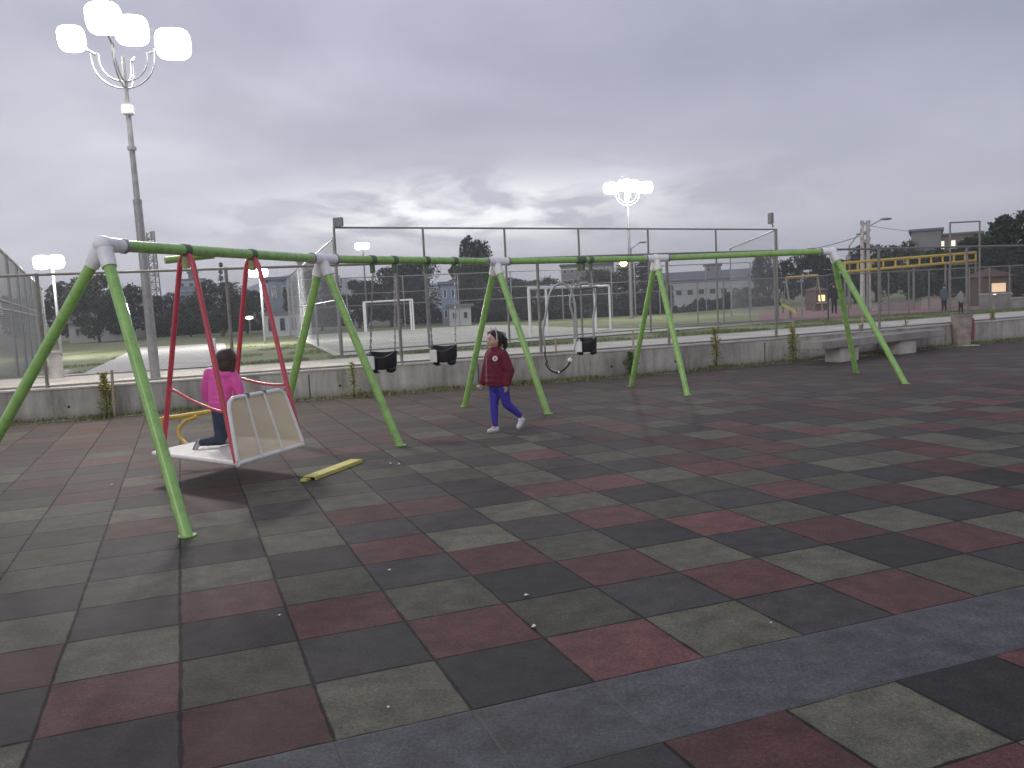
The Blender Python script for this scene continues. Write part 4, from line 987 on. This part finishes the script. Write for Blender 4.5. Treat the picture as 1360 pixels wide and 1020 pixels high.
# weeds at the foot of the wall and turf on the far side (uncountable)
def blades(name, pts, m, label, hmin, hmax, wd, cat):
    mb = MB(); rng = random.Random(len(pts))
    for x, y, z in pts:
        a = rng.uniform(0, 6.28); h = rng.uniform(hmin, hmax); dx, dy = math.cos(a)*wd, math.sin(a)*wd; l = rng.uniform(-.5, .5)*h
        mb.add([(x-dx, y-dy, z), (x+dx, y+dy, z), (x+l*math.sin(a), y-l*math.cos(a), z+h)], [(0, 1, 2)])
    return tag(mb.build(name, m), label, cat, kind='stuff')
rng = random.Random(21); pts = []
while len(pts) < 11000:
    x = rng.uniform(-11, 15); dn_ = math.sin(x*1.9)+math.sin(x*4.7+1)+.9*math.sin(x*.8+2)
    if rng.random() < .12+.3*max(0, dn_): pts.append((x, wy(x)-abs(rng.gauss(0, .20))-.02, .01))
blades('weeds', pts, WEED, 'low weeds growing along the foot of the concrete wall', .015, .09, .010, 'weeds')
pts = []
while len(pts) < 42000:
    s = 4.4+25*rng.random()**1.6; x = rng.uniform(-17, 24); y = wy(x)+s
    if math.sin(x*.9+y*.4)+math.sin(y*1.1-x*.35)+.8*math.sin(x*2.3) < -.2: continue
    u = (y-17.5)/33; xl, xr = -9.9-11.7*u, -5.9-11*u
    if xl < x < xr: continue
    if y > 28.6+.60*(x+5.7) and x > -6-.30*(y-29.3): continue
    pts.append((x, y, tz(x, y)))
blades('turf', pts, TURF, 'patchy short grass between the pavement and the pitch', .03, .10, .012, 'grass')

gm = MB(); rng = random.Random(44)
for k in range(420):
    x = rng.uniform(-9, 14); y = wy(x)-.15-abs(rng.gauss(0, .35)); q = rng.uniform(.004, .012); c = Vector((x, y, .006)); a = rng.uniform(0, 6)
    gm.add([c+Vector((math.cos(a+i*1.57)*q, math.sin(a+i*1.57)*q*.8, 0)) for i in range(4)]+[c+Vector((0, 0, q*1.1))], [(0, 1, 4), (1, 2, 4), (2, 3, 4), (3, 0, 4)])
tag(gm.build('grit', CONC), 'small stones and grit scattered along the foot of the wall', 'grit', kind='stuff')
# ------------------------------------------------------------------ plank and litter on the rubber floor
a, b = at(420, 637), at(478, 615); d = (b-a).normalized(); n_ = Vector((-d.y, d.x, 0)); L = (b-a).length+.06; c = (a+b)/2+n_*.05
pl = thing('steel_channel', c, 'yellow painted steel channel lying on the floor right of the platform swing', 'metal channel')
rz = math.atan2(d.y, d.x)
MB().box(c+Vector((0, 0, .030)), (L, .13, .008), rz=rz, bev=.002).build('channel_top', YELP, pl)
for s in (-1, 1): MB().box(c+n_*s*.060+Vector((0, 0, .014)), (L, .009, .026), rz=rz, bev=.002).build('channel_flange', YELP, pl)
MB().box(c-d*(L/2+.03)+n_*.02+Vector((0, 0, .012)), (.08, .06, .02), rz=rz).build('fixing_tab', YELP, pl)
PAPER = mat('paper_white', (.75, .74, .72), .8)
for k, (x, y, s, lb) in enumerate(((699, 792, .018, 'white scrap on the green tile near the middle'), (709, 834, .022, 'larger white scrap where the red and dark tiles meet'), (517, 758, .014, 'white scrap left of the tile gap'),
      (519, 617, .025, 'pair of white scraps right of the yellow channel'), (530, 617, .022, 'rightmost white scrap of the pair by the yellow channel'), (371, 818, .010, 'tiny white speck at lower left'), (149, 645, .022, 'white scrap left of the nearest green leg'),
      (200, 623, .014, 'white speck below the platform deck left tip'), (516, 940, .010, 'tiny speck on the green tile at bottom'), (1024, 828, .009, 'tiny pale speck right of centre'))):
    p = at(x, y); mb = MB(); rng = random.Random(k)
    vs = [p+Vector((math.cos(i*1.05)*s*.75*rng.uniform(.6, 1.2), math.sin(i*1.05)*s*.75*rng.uniform(.6, 1.2), .003+rng.random()*s*.5)) for i in range(6)]
    mb.add(vs+[p+Vector((0, 0, s*.9)), p+Vector((0, 0, .001))], [(i, (i+1) % 6, 6) for i in range(6)]+[((i+1) % 6, i, 7) for i in range(6)])
    tag(mb.build('paper_scrap', PAPER), lb, 'litter', 'white scraps of litter on the floor')

# ------------------------------------------------------------------ people
SKIN = mat('skin', (.50, .32, .25), .55, var=.05, scale=30); HAIR = mat('dark_hair', (.022, .014, .012), .45, var=.4, scale=60, bump=.6, bscale=120); HAIRB = mat('brown_hair', (.045, .025, .018), .45, var=.4, scale=60, bump=.6, bscale=120)
MAROON = mat('maroon_fleece', (.14, .011, .028), .85, var=.25, scale=14, bump=.8, bscale=26); LEG = mat('blue_leggings', (.045, .036, .34), .7, var=.15, scale=20, bump=.3)
PINKJ = mat('pink_puffer', (.78, .11, .44), .5, var=.1, scale=10, bump=.6, bscale=18); JEAN = mat('blue_denim', (.035, .05, .085), .85, var=.3, scale=30, bump=.4, bscale=120)
SHOE = mat('white_shoe', (.62, .62, .64), .5, var=.1); SOLE = mat('shoe_sole', (.30, .30, .31), .7)
def limb(mb, pts, n=14):
    P = [Vector(p[0]) for p in pts]; r = [p[1] for p in pts]
    for i in range(len(P)-1): mb.tube([P[i], P[i+1]], [r[i], r[i+1]], n)
    for p, q in zip(P, r): mb.ell(p, q*1.0, nu=14, nv=10)
def hand(mb, w, d, side, s, curl=.35):
    """palm with five separate fingers; w wrist, d direction of fingers, side = thumb direction"""
    d = Vector(d).normalized(); t = Vector(side); t = (t-d*t.dot(d)).normalized(); n = d.cross(t)
    c = Vector(w)+d*.034*s; Q = Matrix((t, d, n)).transposed(); mb.ell(c, (.026*s, .036*s, .013*s), Q)
    for k, (o_, l) in enumerate(((.020, .040), (.007, .046), (-.007, .043), (-.020, .033))):
        a = Vector(w)+d*.062*s+t*o_*s; b = a+d*l*.5*s+n*curl*l*.25*s; e = b+(d*(1-curl)+n*curl)*l*.55*s
        mb.tube([a-d*.012*s, b, e], [.0078*s, .007*s, .0055*s], 8); mb.ell(e, .0055*s, nu=8, nv=6)
    a = Vector(w)+d*.018*s+t*.022*s; b = a+(d*.5+t*.75).normalized()*.026*s; e = b+(d*.9+t*.2+n*.3).normalized()*.024*s
    mb.tube([a-t*.01*s, b, e], [.0095*s, .0085*s, .006*s], 8); mb.ell(e, .006*s, nu=8, nv=6)
def shoe(parent, heel, toe, ankle, s=1.0):
    heel, toe, ankle = Vector(heel), Vector(toe), Vector(ankle); d = (toe-heel); L = d.length; d.normalize()
    u = (ankle-heel); u = (u-d*u.dot(d)).normalized(); t = d.cross(u); Q = Matrix((d, t, u)).transposed()
    mb = MB(); m_ = lerp(heel, toe, .5)
    mb.ell(lerp(heel, toe, .25)+u*.030*s, (L*.27, .030*s, .036*s), Q); mb.ell(lerp(heel, toe, .68)+u*.022*s, (L*.33, .034*s, .026*s), Q); mb.ell(m_+u*.026*s, (L*.40, .029*s, .028*s), Q)
    mb.tube([lerp(heel, toe, .25)+u*.03*s, lerp(heel, toe, .24)+u*.062*s], [.033*s, .031*s], 14)
    o = mb.build('shoe', SHOE, parent, remesh=.006)
    sb = MB(); n = 20; rg = []
    for k in range(n):
        a = 2*math.pi*k/n; rg.append(m_+d*math.cos(a)*L*.53+t*math.sin(a)*.037*s*(1+.12*math.cos(a)))
    sb.v = [v-u*.004*s for v in rg]+[v+u*.013*s for v in rg]; sb.f = [tuple(range(n))[::-1], tuple(range(n, 2*n))]+[(k, (k+1) % n, n+(k+1) % n, n+k) for k in range(n)]
    sb.build('sole', SOLE, o, smooth='auto')
    lc = MB()
    for k in (.42, .52, .62): p = lerp(heel, toe, k)+u*(.056-.02*(k-.42)*5)*s; lc.tube([p-t*.017*s-u*.004, p+u*.002, p+t*.017*s-u*.004], .0028*s, 5)
    lc.build('lace', PAPER, o)

# ---- girl in the red jacket, walking to the left. local axes: f forward, l her left (towards camera), z up
def walker():
    B = at(664, 574); fa = R(212); f = Vector((math.cos(fa), math.sin(fa), 0)); l = Vector((-f.y, f.x, 0)); z = Vector((0, 0, 1))
    def p(a, b, c): return B + f*a + l*b + z*c
    o = thing('person', B, 'girl in maroon fleece jacket and blue leggings walking left across the floor', 'person')
    hd = p(.02, .0, 1.075)
    # image-left leg planted (slightly forward), other leg pushing off behind
    hipL, hipR = p(-.02, .065, .575), p(-.01, -.06, .575)
    kneF, ankF = p(.035, -.045, .315), p(.035, -.045, .065)
    kneB, ankB = p(-.065, .07, .33), p(-.25, .08, .165)
    body = MB()
    limb(body, [(p(0, 0, .60), .095), (p(.0, 0, .72), .088), (p(.0, 0, .84), .095), (p(-.01, 0, .90), .07)])
    limb(body, [(p(0, 0, .90), .045), (p(.01, 0, .98), .036), (p(.012, 0, 1.02), .036)])
    limb(body, [(hipR, .07), (kneF, .045), (ankF, .028)]); limb(body, [(hipL, .07), (kneB, .045), (ankB, .028)])
    limb(body, [(ankF, .026), (p(.09, -.045, .03), .02)]); limb(body, [(ankB, .026), (p(-.27, .08, .09), .02)])
    shL, shR = p(-.01, .125, .90), p(.0, -.12, .90)
    elL, wrL = p(-.055, .185, .72), p(-.01, .185, .555); elR, wrR = p(.03, -.185, .72), p(.085, -.18, .57)
    limb(body, [(shL, .04), (elL, .03), (wrL, .020)]); limb(body, [(shR, .04), (elR, .03), (wrR, .020)])
    hand(body, wrL, (.15, 0, -1) if False else (f*.25-z), f, .82); hand(body, wrR, f*.4-z, f, .82)
    # head with face
    body.ell(hd, (.078, .072, .098), Matrix((f, l, z)).transposed()); body.ell(hd+f*.018-z*.045, (.058, .05, .052), Matrix((f, l, z)).transposed())
    body.ell(hd+f*.078-z*.018, (.017, .012, .016), Matrix((f, l, z)).transposed()); body.ell(hd+f*.066-z*.052, (.014, .022, .009), Matrix((f, l, z)).transposed()); body.ell(hd+f*.055-z*.082, (.02, .022, .018), Matrix((f, l, z)).transposed())
    for s in (-1, 1):
        body.ell(hd+l*s*.073-f*.005-z*.012, (.016, .008, .024), Matrix((f, l, z)).transposed()); body.ell(hd+f*.048+l*s*.038-z*.03, (.025, .022, .025), Matrix((f, l, z)).transposed())
    bo = body.build('body', SKIN, o, remesh=.0065)
    for s in (-1, 1):
        MB().ell(hd+f*.068+l*s*.029+z*.002, (.008, .011, .007), Matrix((f, l, z)).transposed(), 10, 8).build('eye', mat('eye_dark', (.02, .015, .015), .2), bo, smooth=True)
        MB().tube([hd+f*.073+l*s*.016+z*.020, hd+f*.070+l*s*.032+z*.024, hd+f*.060+l*s*.045+z*.020], .0035, 6).build('eyebrow', HAIR, bo)
    MB().tube([hd+f*.0785-l*.016-z*.052, hd+f*.081-z*.053, hd+f*.0785+l*.016-z*.052], .004, 6).build('lips', mat('lips', (.45, .16, .15), .5), bo)
    j = MB()
    limb(j, [(p(-.01, 0, .575), .148), (p(-.01, 0, .66), .148), (p(0, 0, .76), .140), (p(0, 0, .85), .132), (p(0, 0, .91), .092)])
    limb(j, [(shL-l*.03, .062), (shL, .068), (elL, .060), (wrL+z*.02, .047)]); limb(j, [(shR+l*.03, .062), (shR, .068), (elR, .060), (wrR+z*.02, .047)])
    limb(j, [(p(-.005, 0, .93), .066), (p(.005, 0, .965), .055)])
    # soft folds
    for k in range(5): j.ell(p(.0, .0, .60+.065*k), (.154-.004*k, .152-.003*k, .018), Matrix((f, l, z)).transposed())
    j.v = [v if v.z > B.z+.545 else Vector((v.x, v.y, B.z+.545)) for v in j.v]
    jo = j.build('jacket', MAROON, o, remesh=.009)
    MB().tube([p(.147, .012, .60), p(.144, .012, .72), p(.132, .012, .86), p(.070, .008, .955)], .0045, 6).build('zip', GALVD, jo, smooth='auto')
    # round pale chest patch
    c = p(.080, .108, .865); nn = (f*.55+l*.8+z*.18).normalized(); MB().tube([c-nn*.012, c+nn*.009], .030, 18).build('chest_patch', PAPER, jo, smooth='auto')
    c2 = c+nn*.010; MB().tube([c2, c2+nn*.002], .017, 14).build('patch_centre', mat('dull_pink', (.5, .25, .3), .7), jo, smooth='auto')
    g = MB(); limb(g, [(p(0, 0, .60), .098), (p(0, 0, .56), .098)]); limb(g, [(hipR, .077), (lerp(hipR, kneF, .5), .066), (kneF, .050), (lerp(kneF, ankF, .35), .047), (ankF+z*.02, .034)])
    limb(g, [(hipL, .077), (lerp(hipL, kneB, .5), .066), (kneB, .051), (lerp(kneB, ankB, .35), .047), (lerp(kneB, ankB, .92), .034)])
    g.build('leggings', LEG, o, remesh=.0085)
    shoe(o, p(-.02, -.045, .006), p(.145, -.04, .006), ankF, .95)
    shoe(o, p(-.30, .08, .135), p(-.205, .08, .012), ankB+Vector((0, 0, .02)), .95)
    Q = Matrix((f, l, z)).transposed(); h = MB(); h.ell(hd-f*.022+z*.022, (.083, .083, .092), Q); h.ell(hd-f*.05-z*.02, (.055, .070, .075), Q); h.ell(hd-f*.098+z*.025, (.03, .03, .03), Q)
    limb(h, [(hd-f*.11+z*.03, .026), (hd-f*.145-z*.01, .036), (hd-f*.150-z*.07, .030), (hd-f*.140-z*.125, .014)])
    for k in range(7): a = -.9+.3*k; h.tube([hd+z*.10-f*.01, hd+f*.045+l*math.sin(a)*.06+z*.085, hd+f*.040+l*math.sin(a)*.082+z*.05], [.016, .014, .006], 8)
    ho = h.build('hair', HAIR, o, remesh=.0065)
    st = MB(); rg_ = random.Random(9)
    for k in range(46):
        a = rg_.uniform(-1.2, 1.2); s0 = hd+f*rg_.uniform(-.09, .03)+l*math.sin(a)*.075+z*(.09-.03*abs(a)); e0 = hd-f*rg_.uniform(.11, .17)+l*rg_.uniform(-.03, .03)-z*rg_.uniform(-.03, .13)
        m0 = lerp(s0, e0, .5)+(lerp(s0, e0, .5)-hd).normalized()*rg_.uniform(.02, .045); st.tube(arc([s0, m0, e0], 4), [.0022]*8+[.0008], 4)
    st.build('loose_strands', HAIR, ho)
    hb = MB(); pts = []
    for k in range(15): a = math.pi*k/14; pts.append(hd+f*.012-f*.02*math.sin(a)+l*math.cos(a)*.086+z*(.005+math.sin(a)*.115))
    hb.tube(pts, .0065, 8)
    hbo = hb.build('headband', mat('headband_silver', (.5, .48, .46), .4, metal=.2), o, smooth='auto')
    for s in (-1, 1):
        e = hd+l*s*.048+z*.098; MB().add([e+l*.022, e-l*.022, e+z*.055+l*s*.006, e+l*.022-f*.012, e-l*.022-f*.012], [(0, 1, 2), (3, 4, 2), (0, 2, 3), (1, 4, 2), (0, 3, 4, 1)]).build('cat_ear', mat('ear_grey', (.42, .40, .40), .6), hbo)
walker()

# ---- girl in the pink coat on the platform, seen from behind, one knee on the deck
def rider():
    D = 7.95; B = pd(298, 600, D); B.z = .295
    fa = R(62); f = Vector((math.cos(fa), math.sin(fa), 0)); l = Vector((-f.y, f.x, 0)); z = Vector((0, 0, 1)); rx = Vector((1, 0, 0))
    def p(x, y, c): return B + Vector((x, y, 0)) + z*c        # x = image right, y = away
    o = thing('person', B, 'small girl in bright pink coat and jeans on the platform swing, seen from behind', 'person')
    Q = Matrix((f, l, z)).transposed(); hd = p(.095, .02, .79); s_ = .92
    hipA, hipB = p(.03, .02, .40), p(-.03, -.0, .40)
    kneA, ankA = p(.005, .04, .20), p(.0, .02, .055)
    kneB, ankB = p(-.005, -.06, .055), p(-.19, -.10, .045)
    shL, shR = p(-.085, .03, .67), p(.115, -.01, .67)
    elL, wrL = p(-.135, .05, .54), p(-.172, .10, .42); elR, wrR = p(.165, -.0, .56), p(.185, .03, .45)
    body = MB()
    limb(body, [(p(.0, .01, .42), .078), (p(.01, .01, .55), .075), (p(.015, .01, .66), .07)]); limb(body, [(p(.02, .01, .66), .038), (p(.07, .015, .73), .032)])
    body.ell(hd, (.074, .068, .09), Q); body.ell(hd+f*.02-z*.04, (.052, .045, .048), Q); body.ell(hd+f*.074-z*.015, (.015, .011, .014), Q)
    for s in (-1, 1): body.ell(hd+l*s*.068-z*.01, (.014, .007, .021), Q)
    limb(body, [(hipA, .055), (kneA, .038), (ankA, .026)]); limb(body, [(hipB, .055), (kneB, .040), (ankB, .026)])
    limb(body, [(shL, .036), (elL, .028), (wrL, .018)]); limb(body, [(shR, .036), (elR, .028), (wrR, .018)])
    hand(body, wrL, (-.3, .3, -.8), (.3, .6, 0), .78, .6); hand(body, wrR, (.3, -.1, -.9), (-.6, .2, 0), .78, .6)
    bo = body.build('body', SKIN, o, remesh=.0065)
    for s in (-1, 1): MB().ell(hd+f*.064+l*s*.027+z*.002, (.008, .010, .006), Q, 10, 8).build('eye', mat('eye_dark', (.02, .015, .015), .2), bo, smooth=True)
    j = MB(); limb(j, [(p(-.005, .01, .40), .108), (p(.0, .01, .48), .108), (p(.01, .01, .58), .105), (p(.015, .01, .655), .098), (p(.02, .01, .70), .07)])
    limb(j, [(shL+rx*.03, .06), (shL, .058), (elL, .050), (lerp(elL, wrL, .9), .036)]); limb(j, [(shR-rx*.03, .062), (shR, .062), (elR, .055), (lerp(elR, wrR, .9), .040)])
    # quilting rolls and hood
    for k in range(6): j.ell(p(.0+.004*k, .01, .40+.05*k), (.116-.002*k, .116-.002*k, .020), Q)
    for a_, b_ in ((shL, elL), (shR, elR)):
        for k in (.15, .5, .85): j.ell(lerp(a_, b_, k), .060-.004*k, nu=12, nv=8)
    j.ell(hd-f*.060-z*.125, (.05, .085, .045), Q); j.ell(hd-f*.03-z*.12, (.07, .08, .04), Q)
    j.v = [v if v.z > B.z+.335 else Vector((v.x, v.y, B.z+.335)) for v in j.v]
    j.build('coat', PINKJ, o, remesh=.009)
    g = MB(); limb(g, [(p(0, .01, .42), .080), (p(0, .01, .37), .08)]); limb(g, [(hipA, .062), (kneA, .045), (ankA+z*.01, .035)]); limb(g, [(hipB, .062), (kneB, .050), (lerp(kneB, ankB, .9), .034)])
    g.build('jeans', JEAN, o, remesh=.0085)
    MB().box(kneA+z*.04+Vector((-.01, -.045, 0)), (.05, .02, .05), bev=.009).build('knee_patch', mat('faded_denim', (.35, .37, .42), .9), o)
    shoe(o, p(-.04, -.0, .006), p(.075, .06, .006), ankA, .82); shoe(o, p(-.205, -.095, .085), p(-.245, -.13, -.01), p(-.15, -.09, .02), .82)
    h = MB(); h.ell(hd-f*.022+z*.018, (.098, .098, .096), Q); h.ell(hd-f*.060-z*.035, (.055, .088, .095), Q)
    rng = random.Random(5)
    for k in range(16):
        a = -1.4+2.8*k/15; s0 = hd-f*math.cos(a)*.085+l*math.sin(a)*.086+z*.02
        h.tube([s0, s0-z*.07+f*.0+Vector((rng.uniform(-.006, .006), rng.uniform(-.006, .006), 0)), s0-z*(.12+rng.uniform(0, .035))-f*.012], [.020, .017, .006], 8)
    for s in (-1, 1): h.ell(hd+l*s*.040+z*.088-f*.01, (.022, .022, .022), Q)
    h.build('hair', HAIRB, o, remesh=.007)
rider()

# dark figures in the play area, small in the distance
def small_person(px, foot_y, top_y, label, top_m, leg_m, lean=0.0):
    B = at(px, foot_y, 0); h = pd(px, top_y, B.y).z; s = h/1.7; o = thing('person', B, label, 'person'); z = Vector((0, 0, 1))
    def p(a, c): return B+Vector((a*s, lean*c*.05, c*s))
    b = MB(); limb(b, [(p(0, .95), .14*s), (p(0, 1.2), .13*s), (p(0, 1.38), .12*s), (p(0, 1.5), .05*s)], 8); b.ell(p(.0, 1.6), (.08*s, .09*s, .115*s))
    for q in (-1, 1): limb(b, [(p(.07*q, .9), .085*s), (p(.09*q, .48), .055*s), (p(.10*q+.04, .06), .04*s), (p(.10*q-.06, .03), .035*s)], 8); limb(b, [(p(.17*q, 1.38), .05*s), (p(.23*q, 1.08), .04*s), (p(.22*q-.05, .84), .03*s)], 8)
    b.build('body', SKIN, o, remesh=.03)
    j = MB(); limb(j, [(p(0, .88), .16*s), (p(0, 1.2), .15*s), (p(0, 1.38), .14*s)], 8)
    for q in (-1, 1): limb(j, [(p(.16*q, 1.38), .065*s), (p(.23*q, 1.08), .055*s), (p(.22*q-.03, .9), .045*s)], 8)
    j.build('jacket', top_m, o, remesh=.03)
    g = MB()
    for q in (-1, 1): limb(g, [(p(.07*q, .9), .10*s), (p(.09*q, .48), .07*s), (p(.10*q, .08), .055*s)], 8)
    g.build('trousers', leg_m, o, remesh=.03); MB().ell(p(0, 1.65), (.095*s, .10*s, .09*s)).build('hair', HAIR, o, smooth=True)
DK = mat('dark_cloth', (.02, .02, .025), .9); GB = mat('grey_blue_cloth', (.10, .12, .17), .9); RD = mat('dull_red_cloth', (.18, .05, .06), .9)
small_person(1108, 417, 377, 'distant figure in dark clothes standing between the last green legs', DK, DK)
small_person(1254, 416, 378, 'distant figure in grey blue top behind the play area fence', GB, DK)
small_person(1276, 417, 384, 'distant figure in pale top next to the tall frame post', mat('pale_cloth', (.3, .28, .28), .9), DK)

# ------------------------------------------------------------------ evening air
hzm = bpy.data.materials.new('haze_air'); hzm.use_nodes = True; t = hzm.node_tree; t.nodes.clear()
pv = N(t, 'ShaderNodeVolumePrincipled', ins={'Density': .0012, 'Anisotropy': .2}); pv.inputs['Color'].default_value = (.86, .87, .90, 1)
o_ = N(t, 'ShaderNodeOutputMaterial'); t.links.new(pv.outputs[0], o_.inputs['Volume'])
tag(MB().box((0, 330, 15), (1500, 800, 36.5)).build('haze', hzm), kind='stuff')
